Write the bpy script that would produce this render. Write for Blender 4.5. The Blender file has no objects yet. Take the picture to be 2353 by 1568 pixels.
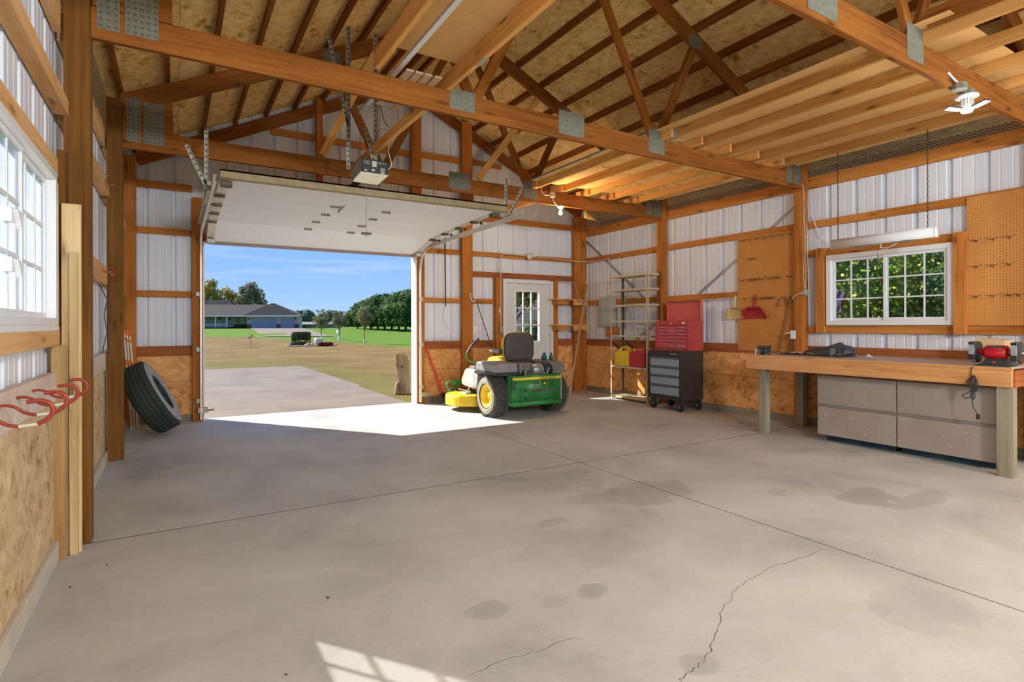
import bpy, math, random
from mathutils import Vector, Matrix
random.seed(11)
R = random.Random(7)
SC = bpy.context.scene
COL = SC.collection
PI = math.pi

# ------------------------------------------------------------------ camera
YAW, ROLL, EYE = .5449, -.0026, 1.30
F = Vector((math.sin(YAW), math.cos(YAW), 0)); r0 = Vector((math.cos(YAW), -math.sin(YAW), 0)); u0 = Vector((0, 0, 1))
RX = r0*math.cos(ROLL)+u0*math.sin(ROLL); UX = -r0*math.sin(ROLL)+u0*math.cos(ROLL)
cd = bpy.data.cameras.new('camera'); cam = bpy.data.objects.new('camera', cd); COL.objects.link(cam)
m = Matrix((RX, UX, -F)).transposed().to_4x4(); m.translation = Vector((0, 0, EYE)); cam.matrix_world = m
cd.sensor_width = 36; cd.lens = 1277.05/2353*36; cd.shift_y = -36.77/2353; cd.clip_end = 3000; cd.clip_start = .05
SC.camera = cam

# ------------------------------------------------------------------ world, sun, exposure
SC.view_settings.view_transform = 'Standard'; SC.view_settings.look = 'None'
SC.view_settings.gamma = 1; SC.view_settings.exposure = 0.0; SC.view_settings.use_curve_mapping = False
W = bpy.data.worlds.new('sky'); SC.world = W; W.use_nodes = True
nt = W.node_tree; nt.nodes.clear()
def N(nt, t, **k):
    n = nt.nodes.new(t)
    for a, b in k.items():
        if a == 'op': n.operation = b
        elif a.startswith('i_'):
            key = a[2:]; key = int(key) if key.isdigit() else key.replace('_', ' ')
            n.inputs[key].default_value = b
        else: setattr(n, a, b)
    return n
def L(nt, a, b): nt.links.new(a, b)
def ramp(nt, fac, stops):
    n = nt.nodes.new('ShaderNodeValToRGB'); e = n.color_ramp.elements
    while len(e) > 1: e.remove(e[-1])
    e[0].position = stops[0][0]; e[0].color = (*stops[0][1], 1)
    for p, c in stops[1:]:
        x = e.new(p); x.color = (*c, 1)
    L(nt, fac, n.inputs[0]); return n.outputs[0]
def mixc(nt, fac, a, b, mode='MIX'):
    n = nt.nodes.new('ShaderNodeMix'); n.data_type = 'RGBA'; n.blend_type = mode
    for s, v in ((n.inputs[0], fac), (n.inputs[6], a), (n.inputs[7], b)):
        if hasattr(v, 'is_linked') or hasattr(v, 'links'): L(nt, v, s)
        else: s.default_value = v if not isinstance(v, tuple) else ((*v, 1) if len(v) == 3 else v)
    return n.outputs[2]
tc = N(nt, 'ShaderNodeTexCoord')
sp = N(nt, 'ShaderNodeSeparateXYZ'); L(nt, tc.outputs['Generated'], sp.inputs[0])
sky = ramp(nt, sp.outputs[2], [(0, (.50, .72, 1)), (.03, (.42, .66, 1)), (.10, (.30, .55, 1)), (.16, (.26, .51, 1)), (.45, (.17, .40, .92)), (1, (.10, .28, .8))])
mp = N(nt, 'ShaderNodeMapping'); mp.inputs['Scale'].default_value = (2.2, 2.2, 30); L(nt, tc.outputs['Generated'], mp.inputs[0])
nz = N(nt, 'ShaderNodeTexNoise', i_Scale=1.6, i_Detail=5.0, i_Roughness=.6); L(nt, mp.outputs[0], nz.inputs[0])
cl = ramp(nt, nz.outputs[0], [(.0, (0, 0, 0)), (.5, (0, 0, 0)), (.72, (.6, .6, .6)), (1, (.8, .8, .8))])
el = ramp(nt, sp.outputs[2], [(0, (1, 1, 1)), (.09, (.8, .8, .8)), (.14, (.1, .1, .1)), (1, (0, 0, 0))])
mm = N(nt, 'ShaderNodeMath', op='MULTIPLY'); L(nt, cl, mm.inputs[0]); L(nt, el, mm.inputs[1])
c2 = mixc(nt, mm.outputs[0], sky, (.80, .92, 1.0))
bg = N(nt, 'ShaderNodeBackground', i_Strength=1.0); L(nt, c2, bg.inputs[0])
wo = N(nt, 'ShaderNodeOutputWorld'); L(nt, bg.outputs[0], wo.inputs[0])
sd = bpy.data.lights.new('sun', 'SUN'); sd.energy = 11.0; sd.angle = .009; sd.color = (1, .93, .82)
so = bpy.data.objects.new('sun', sd); COL.objects.link(so)
SUNV = Vector((1.923, -2.59, -2.45)).normalized()
so.rotation_euler = SUNV.to_track_quat('-Z', 'Y').to_euler()
def lamp(name, loc, w, col=(1, .93, .84), rad=.12):
    d = bpy.data.lights.new(name, 'POINT'); d.energy = w; d.color = col; d.shadow_soft_size = rad
    o = bpy.data.objects.new(name, d); COL.objects.link(o); o.location = loc; return o

# ------------------------------------------------------------------ materials
MATS = {}
def mat(name, col, rough=.6, metal=0, emis=None, estr=0, spec=.5, trans=0, alpha=1):
    if name in MATS: return MATS[name]
    M = bpy.data.materials.new(name); M.use_nodes = True
    b = M.node_tree.nodes['Principled BSDF']
    b.inputs['Base Color'].default_value = (*col, 1); b.inputs['Roughness'].default_value = rough
    b.inputs['Metallic'].default_value = metal; b.inputs['Specular IOR Level'].default_value = spec
    if emis: b.inputs['Emission Color'].default_value = (*emis, 1); b.inputs['Emission Strength'].default_value = estr
    if trans: b.inputs['Transmission Weight'].default_value = trans
    MATS[name] = M; return M
def noisy(name, col, col2, scale=8, rough=.6, metal=0, bump=0, detail=4, coord='Object', stretch=(1, 1, 1), lo=.35, hi=.65, spec=.4):
    if name in MATS: return MATS[name]
    M = mat(name, col, rough, metal, spec=spec); t = M.node_tree; b = t.nodes['Principled BSDF']
    c = N(t, 'ShaderNodeTexCoord'); mp = N(t, 'ShaderNodeMapping'); mp.inputs['Scale'].default_value = stretch
    L(t, c.outputs[coord], mp.inputs[0])
    n = N(t, 'ShaderNodeTexNoise', i_Scale=scale, i_Detail=detail, i_Roughness=.6); L(t, mp.outputs[0], n.inputs[0])
    L(t, ramp(t, n.outputs[0], [(lo, col), (hi, col2)]), b.inputs['Base Color'])
    if bump:
        bp = N(t, 'ShaderNodeBump', i_Strength=bump, i_Distance=.01); L(t, n.outputs[0], bp.inputs['Height']); L(t, bp.outputs[0], b.inputs['Normal'])
    return M
def wood(name, light, dark, knot=.9, rough=.75):
    if name in MATS: return MATS[name]
    M = mat(name, light, rough, spec=.12); t = M.node_tree; b = t.nodes['Principled BSDF']
    c = N(t, 'ShaderNodeTexCoord')
    def mapp(s):
        mp = N(t, 'ShaderNodeMapping'); mp.inputs['Scale'].default_value = s; L(t, c.outputs['UV'], mp.inputs[0]); return mp.outputs[0]
    n1 = N(t, 'ShaderNodeTexNoise', i_Scale=1.0, i_Detail=5.0, i_Roughness=.65, i_Distortion=.6); L(t, mapp((1.6, 34, 1)), n1.inputs[0])
    n2 = N(t, 'ShaderNodeTexNoise', i_Scale=1.0, i_Detail=2.0); L(t, mapp((.9, 3.2, 1)), n2.inputs[0])
    ad = N(t, 'ShaderNodeMath', op='ADD'); L(t, n1.outputs[0], ad.inputs[0]); L(t, n2.outputs[0], ad.inputs[1])
    hf = N(t, 'ShaderNodeMath', op='MULTIPLY', i_1=.5); L(t, ad.outputs[0], hf.inputs[0])
    md = tuple((a+b_)/2 for a, b_ in zip(light, dark))
    base = ramp(t, hf.outputs[0], [(.36, dark), (.47, md), (.60, light), (.75, tuple(min(1, a*1.12) for a in light))])
    v = N(t, 'ShaderNodeTexVoronoi', i_Scale=1.0, i_Randomness=1.0); L(t, mapp((2.3, 8.5, 1)), v.inputs[0])
    kn = ramp(t, v.outputs['Distance'], [(0, (1, 1, 1)), (.07, (.85, .85, .85)), (.15, (.25, .25, .25)), (.24, (0, 0, 0))])
    km = N(t, 'ShaderNodeMath', op='MULTIPLY', i_1=knot); L(t, kn, km.inputs[0])
    L(t, mixc(t, km.outputs[0], base, tuple(x*.35 for x in dark)), b.inputs['Base Color'])
    bp = N(t, 'ShaderNodeBump', i_Strength=.15, i_Distance=.004); L(t, n1.outputs[0], bp.inputs['Height']); L(t, bp.outputs[0], b.inputs['Normal'])
    return M
def osb(name, c1, c2, c3, sc=1.0, rot=0):
    if name in MATS: return MATS[name]
    M = mat(name, c1, .85, spec=.08); t = M.node_tree; b = t.nodes['Principled BSDF']
    c = N(t, 'ShaderNodeTexCoord'); nd = N(t, 'ShaderNodeTexNoise', i_Scale=3.0, i_Detail=2.0); L(t, c.outputs['UV'], nd.inputs[0])
    ds = mixc(t, .12, c.outputs['UV'], nd.outputs['Color'])
    cols = []
    for ang, s, k in ((.35+rot, (14*sc, 52*sc, 1), 0), (-.5+rot, (12*sc, 42*sc, 1), 1), (1.1+rot, (17*sc, 55*sc, 1), 2)):
        mp = N(t, 'ShaderNodeMapping'); mp.inputs['Rotation'].default_value = (0, 0, ang); L(t, ds, mp.inputs[0])
        m2 = N(t, 'ShaderNodeMapping'); m2.inputs['Scale'].default_value = s; m2.inputs['Location'].default_value = (k*3.3, k*1.7, 0); L(t, mp.outputs[0], m2.inputs[0])
        v = N(t, 'ShaderNodeTexVoronoi', i_Scale=.55); L(t, m2.outputs[0], v.inputs[0])
        s2 = N(t, 'ShaderNodeSeparateColor'); L(t, v.outputs['Color'], s2.inputs[0]); cols.append(s2)
    a1 = mixc(t, .5, cols[0].outputs[0], cols[1].outputs[1]); a2 = mixc(t, .33, a1, cols[2].outputs[2])
    nb = N(t, 'ShaderNodeTexNoise', i_Scale=1.3, i_Detail=3.0); L(t, c.outputs['UV'], nb.inputs[0])
    a3 = mixc(t, .35, a2, nb.outputs[0])
    col = ramp(t, a3, [(.16, tuple(x*.55 for x in c3)), (.25, c3), (.38, c2), (.58, c1), (.8, tuple(min(1, x*1.18) for x in c1))])
    L(t, col, b.inputs['Base Color'])
    bp = N(t, 'ShaderNodeBump', i_Strength=.12, i_Distance=.003); L(t, a2, bp.inputs['Height']); L(t, bp.outputs[0], b.inputs['Normal'])
    return M

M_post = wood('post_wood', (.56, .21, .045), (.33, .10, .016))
M_lpost = wood('brown_post_wood', (.24, .105, .024), (.11, .044, .009))  # left posts' wood darkened for their backlit shade
M_girt = wood('girt_wood', (.64, .26, .06), (.38, .125, .022))
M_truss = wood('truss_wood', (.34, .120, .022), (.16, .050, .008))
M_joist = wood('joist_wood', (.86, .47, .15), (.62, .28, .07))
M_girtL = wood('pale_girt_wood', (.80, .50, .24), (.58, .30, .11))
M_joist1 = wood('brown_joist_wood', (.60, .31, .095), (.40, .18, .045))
M_pine = wood('pine_board', (.72, .52, .28), (.50, .32, .14))
M_redw = wood('red_brown_wood', (.44, .15, .05), (.26, .075, .024))
M_bench = wood('bench_wood', (.72, .38, .16), (.50, .22, .075))
M_grey = wood('weathered_wood', (.34, .30, .22), (.18, .155, .105), .4)
M_osbR = osb('roof_osb', (.95, .66, .27), (.86, .55, .19), (.60, .34, .10))
M_osbW = osb('wall_osb', (.84, .45, .17), (.74, .35, .115), (.54, .23, .07), 1.0)
M_osbL = osb('pale_osb', (.66, .50, .31), (.56, .40, .23), (.42, .28, .14), 1.1)
M_hard = noisy('hardboard', (.70, .42, .16), (.78, .48, .19), 2.5, .8, spec=.15)
M_white = noisy('white_steel', (.77, .80, .87), (.81, .84, .91), 3, .42, 0, 0, 2, stretch=(1, 1, .25))
M_wpaint = mat('white_paint', (.80, .81, .83), .45)
M_doorw = noisy('garage_door_white', (.90, .91, .94), (.93, .94, .97), 20, .55, 0, .05, stretch=(.3, 4, 1))
M_vinyl = mat('white_vinyl', (.84, .85, .87), .35)
M_galv = noisy('galvanized', (.36, .33, .26), (.48, .45, .36), 30, .45, .4)
M_plate = noisy('truss_plate_steel', (.15, .155, .12), (.22, .22, .17), 25, .6, .15)
M_black = mat('black_plastic', (.02, .02, .022), .45)
M_rubber = noisy('rubber', (.020, .021, .020), (.040, .042, .040), 25, .75)
M_dark = mat('dark_metal', (.06, .055, .05), .5, .5)
M_chrome = mat('chrome', (.75, .75, .76), .25, 1)
M_hookred = mat('red_vinyl_hook', (.30, .035, .02), .45)
M_osbed = mat('splinter', (.5, .3, .12), .8)
M_glass = mat('clear_glass', (1, 1, 1), .02)
def glassmat(name, tint, white):
    M = bpy.data.materials.new(name); M.use_nodes = True; t = M.node_tree; t.nodes.clear()
    tr = N(t, 'ShaderNodeBsdfTransparent'); tr.inputs[0].default_value = (*tint, 1)
    gl = N(t, 'ShaderNodeBsdfGlossy', i_Roughness=.02)
    lw = N(t, 'ShaderNodeLayerWeight'); fr = N(t, 'ShaderNodeMath', op='POWER', i_1=4.0); L(t, lw.outputs['Facing'], fr.inputs[0]); f2 = N(t, 'ShaderNodeMath', op='MULTIPLY_ADD', i_1=.4, i_2=.025); L(t, fr.outputs[0], f2.inputs[0]); mx = N(t, 'ShaderNodeMixShader'); L(t, f2.outputs[0], mx.inputs[0]); L(t, tr.outputs[0], mx.inputs[1]); L(t, gl.outputs[0], mx.inputs[2])
    out = N(t, 'ShaderNodeOutputMaterial'); o = mx.outputs[0]
    if white:
        tl = N(t, 'ShaderNodeBsdfTranslucent'); tl.inputs[0].default_value = (.95, .96, 1, 1)
        m2 = N(t, 'ShaderNodeMixShader'); m2.inputs[0].default_value = white; L(t, o, m2.inputs[1]); L(t, tl.outputs[0], m2.inputs[2]); o = m2.outputs[0]
    L(t, o, out.inputs[0]); MATS[name] = M; return M
M_pane = glassmat('window_glass', (.93, .95, .94), 0)
M_haze = glassmat('dusty_window_glass', (.95, .96, .97), .25)  # translucent white mixed in so the left panes glow with daylight

# concrete floor with stains that belong to the slab
def concrete(name, base, stains):
    M = mat(name, base, .72, spec=.3); t = M.node_tree; b = t.nodes['Principled BSDF']
    c = N(t, 'ShaderNodeTexCoord')
    n1 = N(t, 'ShaderNodeTexNoise', i_Scale=.9, i_Detail=8.0, i_Roughness=.62, i_Distortion=.4); L(t, c.outputs['Object'], n1.inputs[0])
    n2 = N(t, 'ShaderNodeTexNoise', i_Scale=60.0, i_Detail=3.0); L(t, c.outputs['Object'], n2.inputs[0])
    col = ramp(t, n1.outputs[0], [(.30, tuple(x*.64 for x in base)), (.42, tuple(x*.84 for x in base)), (.55, tuple(x*.97 for x in base)), (.72, tuple(min(1, x*1.12) for x in base))])
    c2 = mixc(t, .10, col, n2.outputs[0], 'OVERLAY')
    n3 = N(t, 'ShaderNodeTexNoise', i_Scale=4.5, i_Detail=4.0); L(t, c.outputs['Object'], n3.inputs[0])
    s3 = N(t, 'ShaderNodeSeparateXYZ'); L(t, c.outputs['Object'], s3.inputs[0])
    for (x, y, rx, ry, k) in stains:
        def axis(o, cen, rad):
            a = N(t, 'ShaderNodeMath', op='SUBTRACT', i_1=cen); L(t, o, a.inputs[0])
            d = N(t, 'ShaderNodeMath', op='DIVIDE', i_1=rad); L(t, a.outputs[0], d.inputs[0])
            p = N(t, 'ShaderNodeMath', op='MULTIPLY'); L(t, d.outputs[0], p.inputs[0]); L(t, d.outputs[0], p.inputs[1]); return p.outputs[0]
        s = N(t, 'ShaderNodeMath', op='ADD'); L(t, axis(s3.outputs[0], x, rx), s.inputs[0]); L(t, axis(s3.outputs[1], y, ry), s.inputs[1])
        q = N(t, 'ShaderNodeMath', op='MULTIPLY_ADD', i_1=2.6, i_2=-1.3); L(t, n3.outputs[0], q.inputs[0])
        w = N(t, 'ShaderNodeMath', op='ADD'); L(t, s.outputs[0], w.inputs[0]); L(t, q.outputs[0], w.inputs[1])
        f = ramp(t, w.outputs[0], [(.2, (k*.8, k*.8, k*.8)), (.75, (k*.55, k*.55, k*.55)), (1.0, (0, 0, 0))])
        c2 = mixc(t, f, c2, tuple(x*.55 for x in base))
    L(t, c2, b.inputs['Base Color'])
    bp = N(t, 'ShaderNodeBump', i_Strength=.08, i_Distance=.004); L(t, n2.outputs[0], bp.inputs['Height']); L(t, bp.outputs[0], b.inputs['Normal'])
    MATS[name] = M; return M
STAINS = [(3.15, 3.15, .42, .30, .75), (2.75, 3.25, .32, .16, .5), (4.47, 2.2, .30, .20, .85), (4.75, 1.95, .45, .12, .55), (1.73, 2.12, .10, .08, .8), (1.21, 2.22, .11, .09, .7), (1.52, 2.13, .12, .07, .45),
          (2.05, 2.6, .45, .3, .3), (2.1, 3.0, .14, .07, .6), (1.70, 1.45, .10, .08, .7), (4.0, 2.6, .16, .1, .5), (2.95, 1.2, .3, .2, .4), (1.4, 1.35, .09, .06, .6)]
M_conc = concrete('concrete', (.53, .525, .51), STAINS)
M_drive = concrete('driveway_concrete', (.195, .155, .118), [])

# ------------------------------------------------------------------ mesh building
class MB:
    def __init__(s): s.v = []; s.f = []; s.uv = []; s.sm = []
    def face(s, pts, uv=None, sm=False):
        n = len(s.v); s.v += [tuple(p) for p in pts]; s.f.append(tuple(range(n, n+len(pts))))
        s.uv += uv if uv else [(p[0]+p[2]*.37, p[1]+p[2]) for p in pts]; s.sm.append(sm)
    def hexa(s, c, L_, W_, H_):
        # c: 8 corners, index i*4+j*2+k along (length, width, height); grain runs along the length
        o = R.uniform(0, 40); o2 = R.uniform(0, 40)
        for idx, (a, b_) in (((0, 1, 3, 2), 'wh'), ((4, 6, 7, 5), 'wh'), ((0, 4, 5, 1), 'lh'), ((2, 3, 7, 6), 'lh2'), ((0, 2, 6, 4), 'lw'), ((1, 5, 7, 3), 'lw2')) if 0 else \
            (((0, 1, 3, 2), ('w', 0)), ((4, 6, 7, 5), ('w', 1)), ((0, 4, 5, 1), ('l', 0)), ((2, 3, 7, 6), ('l', .3)), ((0, 2, 6, 4), ('k', .6)), ((1, 5, 7, 3), ('k', .9))):
            uv = []
            for i in idx:
                l, w, h = (i >> 2) & 1, (i >> 1) & 1, i & 1
                if a == 'w': uv.append((o+w*W_*.3, o2+h*H_))
                elif a == 'l': uv.append((o+l*L_, o2+b_+h*H_))
                else: uv.append((o+l*L_, o2+b_+w*W_))
            s.face([c[i] for i in idx], uv)
    def box(s, x0, y0, z0, x1, y1, z1, g=None):
        d = (x1-x0, y1-y0, z1-z0)
        if g is None: g = max(range(3), key=lambda i: abs(d[i]))
        o = [g]+[i for i in range(3) if i != g]
        lo = (x0, y0, z0); hi = (x1, y1, z1); c = []
        for i in range(8):
            b_ = ((i >> 2) & 1, (i >> 1) & 1, i & 1); p = [0, 0, 0]
            for q in range(3): p[o[q]] = (hi if b_[q] else lo)[o[q]]
            c.append(p)
        s.hexa(c, d[o[0]], d[o[1]], d[o[2]]); return s
    def beam(s, p, q, w, h, up=(0, 0, 1)):
        p = Vector(p); q = Vector(q); a = (q-p); ln = a.length; a.normalize(); up = Vector(up)
        sd_ = a.cross(up)
        if sd_.length < 1e-5: sd_ = a.cross(Vector((0, 1, 0)))
        sd_.normalize(); u = sd_.cross(a).normalized(); c = []
        for i in range(8):
            l, ww, hh = (i >> 2) & 1, (i >> 1) & 1, i & 1
            c.append((q if l else p)+sd_*(w*(ww-.5))+u*(h*(hh-.5)))
        s.hexa(c, ln, w, h); return s
    def prism(s, poly, d):
        # poly: list of 3D points, extruded by vector d
        d = Vector(d); P = [Vector(p) for p in poly]; Q = [p+d for p in P]
        s.face(P[::-1]); s.face(Q); n = len(P)
        for i in range(n): s.face([P[i], P[(i+1) % n], Q[(i+1) % n], Q[i]])
        return s
    def tube(s, pts, r, n=8, caps=True, sm=True):
        P = [Vector(p) for p in pts]; rings = []; prev = None
        rr = r if isinstance(r, (list, tuple)) else [r]*len(P)
        for i, p in enumerate(P):
            t = (P[min(i+1, len(P)-1)]-P[max(i-1, 0)])
            t = t.normalized() if t.length > 1e-9 else Vector((0, 0, 1))
            if prev is None: a = t.orthogonal().normalized()
            else:
                a = prev-t*prev.dot(t); a = a.normalized() if a.length > 1e-6 else t.orthogonal().normalized()
            prev = a; b_ = t.cross(a)
            rings.append([p+(a*math.cos(2*PI*k/n)+b_*math.sin(2*PI*k/n))*rr[i] for k in range(n)])
        b0 = len(s.v)
        for g in rings: s.v += [tuple(x) for x in g]
        u = 0
        for i in range(len(rings)-1):
            du = (P[i+1]-P[i]).length
            for k in range(n):
                k2 = (k+1) % n
                s.f.append((b0+i*n+k, b0+i*n+k2, b0+(i+1)*n+k2, b0+(i+1)*n+k)); s.sm.append(sm)
                s.uv += [(u, k*.05), (u, k*.05+.05), (u+du, k*.05+.05), (u+du, k*.05)]
            u += du
        if caps: s.face(rings[0][::-1]); s.face(rings[-1])
        return s
    def lathe(s, prof, o=(0, 0, 0), ax=(0, 0, 1), n=24, sm=True, a0=0, a1=2*PI):
        # prof: [(radius, height)], revolved about axis ax through o
        o = Vector(o); ax = Vector(ax).normalized(); e = ax.orthogonal().normalized(); g = ax.cross(e)
        full = abs(a1-a0-2*PI) < 1e-6; m_ = n if full else n+1; b0 = len(s.v)
        for (r_, h_) in prof:
            for k in range(m_):
                an = a0+(a1-a0)*k/n
                s.v.append(tuple(o+ax*h_+(e*math.cos(an)+g*math.sin(an))*r_))
        for i in range(len(prof)-1):
            for k in range(n):
                k2 = (k+1) % m_
                s.f.append((b0+i*m_+k, b0+i*m_+k2, b0+(i+1)*m_+k2, b0+(i+1)*m_+k)); s.sm.append(sm)
                s.uv += [(k/n*2, i*.2), ((k+1)/n*2, i*.2), ((k+1)/n*2, i*.2+.2), (k/n*2, i*.2+.2)]
        return s
    def torus(s, o, ax, R_, r_, n=20, k=8):
        return s.lathe([(R_+r_*math.cos(2*PI*i/k), r_*math.sin(2*PI*i/k)) for i in range(k+1)], o, ax, n)
    def ball(s, o, r_, n=12, k=8, ax=(0, 0, 1), sq=1.0):
        return s.lathe([(r_*math.sin(PI*i/k), -r_*sq*math.cos(PI*i/k)) for i in range(k+1)], o, ax, n)
    def build(s, name, mt, parent=None, bev=0, solid=0, sub=0):
        me = bpy.data.meshes.new(name); me.from_pydata(s.v, [], s.f)
        ul = me.uv_layers.new(name='UVMap')
        flat = [c for p in s.uv for c in p]
        if len(flat) == 2*len(me.loops): ul.data.foreach_set('uv', flat)
        me.polygons.foreach_set('use_smooth', s.sm)
        me.update(); me.materials.append(mt)
        o = bpy.data.objects.new(name, me); COL.objects.link(o)
        if parent is not None: o.parent = parent
        if bev:
            b_ = o.modifiers.new('bevel', 'BEVEL'); b_.width = bev; b_.segments = 2; b_.limit_method = 'ANGLE'; b_.harden_normals = False
            w = o.modifiers.new('weld', 'WELD'); w.merge_threshold = .00005
            o.modifiers.move(1, 0)
        if solid:
            b_ = o.modifiers.new('solid', 'SOLIDIFY'); b_.thickness = solid
        if sub:
            w = o.modifiers.new('weld', 'WELD'); w.merge_threshold = .0005
            b_ = o.modifiers.new('sub', 'SUBSURF'); b_.levels = sub; b_.render_levels = sub
        return o
def box(name, mt, b, parent=None, bev=0, g=None):
    return MB().box(*b, g=g).build(name, mt, parent, bev)
def beam(name, mt, p, q, w, h, parent=None, up=(0, 0, 1), bev=0):
    return MB().beam(p, q, w, h, up).build(name, mt, parent, bev)
def tube(name, mt, pts, r, parent=None, n=8): return MB().tube(pts, r, n).build(name, mt, parent)
def smooth_path(pts, k=6):
    P = [Vector(p) for p in pts]; out = []
    for i in range(len(P)-1):
        p0 = P[max(i-1, 0)]; p1 = P[i]; p2 = P[i+1]; p3 = P[min(i+2, len(P)-1)]
        for j in range(k):
            t = j/k
            out.append(.5*((2*p1)+(-p0+p2)*t+(2*p0-5*p1+4*p2-p3)*t*t+(-p0+3*p1-3*p2+p3)*t**3))
    out.append(P[-1]); return out
def tag(o, label, cat, group=None):
    o['label'] = label; o['category'] = cat
    if group: o['group'] = group
    return o
def empty(name, loc=(0, 0, 0), rz=0):
    o = bpy.data.objects.new(name, None); COL.objects.link(o); o.location = loc; o.rotation_euler = (0, 0, rz); o.empty_display_size = .1
    return o
def thing(name, label, cat, loc=(0, 0, 0), group=None, rz=0): return tag(empty(name, loc, rz), label, cat, group)
def struct(name): o = empty(name); o['kind'] = 'structure'; return o
def dup(root):
    r_ = root.copy(); COL.objects.link(r_)
    for ch in list(root.children):
        c = ch.copy(); COL.objects.link(c); c.parent = r_
        for g in ch.children:
            d = g.copy(); COL.objects.link(d); d.parent = c
    return r_
def text(s, size, mt, parent, loc, rot, name='lettering', ext=.0008, sx=1):
    cu = bpy.data.curves.new(name, 'FONT'); cu.body = s; cu.size = size; cu.extrude = ext; cu.align_x = 'CENTER'; cu.align_y = 'CENTER'
    cu.materials.append(mt); o0 = bpy.data.objects.new(name, cu); COL.objects.link(o0)
    bpy.context.view_layer.update()
    me = bpy.data.meshes.new_from_object(o0.evaluated_get(bpy.context.evaluated_depsgraph_get()))
    bpy.data.objects.remove(o0); o = bpy.data.objects.new(name, me); COL.objects.link(o); o.parent = parent
    o.location = loc; o.rotation_euler = rot; o.scale = (sx, 1, 1); return o
# ================================================================== STRUCTURE
XL, XR = -.43, 6.87          # inner faces of the side posts
YB = 8.76                    # inner face of the back girts
YF = -4.9                    # far end of the building behind the camera
TY = [6.56, 4.16, 1.80, -.60, -3.0]
def roofz(x, A): return A-.48*abs(x-3.22)

# ---- floor slabs, joints recessed
fl = struct('floor')
g = .005
for x0, x1 in ((-.70, 3.27), (3.27, 7.12)):
    for y0, y1 in ((YF, 1.0-3.16), (1.0-3.16, 4.16), (4.16, 8.90)):
        box('slab', M_conc, (x0+g, y0+.009, -.12, x1-g, y1-.009, 0), fl)
box('joint_filler', mat('joint_dirt', (.05, .045, .04), .9), (-.7, YF, -.13, 7.12, 8.9, -.0015), fl)
cr = MB()
def crack(pts, w=.004):
    P = smooth_path([(x, y, .0006) for x, y in pts], 7); Q = []
    for p in P: Q.append(Vector((p.x+R.uniform(-.012, .012), p.y+R.uniform(-.012, .012), .0006)))
    for a, b in zip(Q[:-1], Q[1:]):
        ww = w*R.uniform(.4, 1.1)/2
        n = Vector((-(b-a).y, (b-a).x, 0)).normalized()*ww
        cr.face([a-n, b-n, b+n, a+n])
crack([(3.23, 1.81), (2.7, 1.82), (2.385, 1.77), (2.1, 1.65), (1.87, 1.51), (1.70, 1.44), (1.56, 1.41), (1.42, 1.30)])
crack([(.93, 1.85), (1.2, 1.85), (1.45, 1.825)], .003); crack([(3.63, 5.96), (3.5, 5.2), (3.4, 4.6), (3.34, 4.17)], .003)
cr.build('crack', mat('crack_dirt', (.10, .085, .07), .9), fl)
db = MB()
for px_, py_ in ((-.32, 3.72), (-.45, 3.5), (.62, 2.72), (.35, 2.2)):
    db.ball((px_, py_, .005), R.uniform(.003, .006), 6, 4)
db.build('grit', mat('grit', (.09, .05, .03), .8), fl)

# ---- ribbed white steel sheets
def panels(parent, axis, pos, out, u0, u1, zb, zt, per=.315, ph=0.0, mt=None):
    # ribbed sheets about .945 m wide; ribs stand outwards (sign out)
    def prof(a, b):
        pts = [a]; k = math.floor((a-ph)/per)-1
        while ph+k*per < b+per:
            c = ph+k*per
            for d in (-.032, -.020, .020, .032, per/3-.010, per/3, per/3+.010, 2*per/3-.010, 2*per/3, 2*per/3+.010):
                if a < c+d < b: pts.append(c+d)
            k += 1
        if axis == 'y' and a < 3.22 < b: pts.append(3.22)
        return sorted(set(pts+[b]))
    def off(u):
        t = (u-ph) % per; t = t-per if t > per/2*1.7 else t
        if abs(t) < .0205: return .034*out
        if abs(t) < .0325 and abs(t) > .0205: return 0
        for c in (per/3, 2*per/3):
            if abs(((u-ph) % per)-c) < .001: return .004*out
        return 0
    w = per*3; k = math.floor((u0-ph)/w)
    while ph+k*w+per/2 < u1:
        a = max(u0, ph+k*w+per/2); b = min(u1, ph+(k+1)*w+per/2)
        if b-a > .01:
            P = prof(a, b); mb = MB()
            for p, q in zip(P[:-1], P[1:]):
                if axis == 'y': A = [(p, pos+off(p)), (q, pos+off(q))]
                else: A = [(pos+off(p), p), (pos+off(q), q)]
                z0a, z0b = (zb(p), zb(q)) if callable(zb) else (zb, zb)
                z1a, z1b = (zt(p), zt(q)) if callable(zt) else (zt, zt)
                mb.face([(*A[0], z0a), (*A[1], z0b), (*A[1], z1b), (*A[0], z1a)])
            mb.build('wall_panel', mt or M_white, parent)
        k += 1

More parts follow.
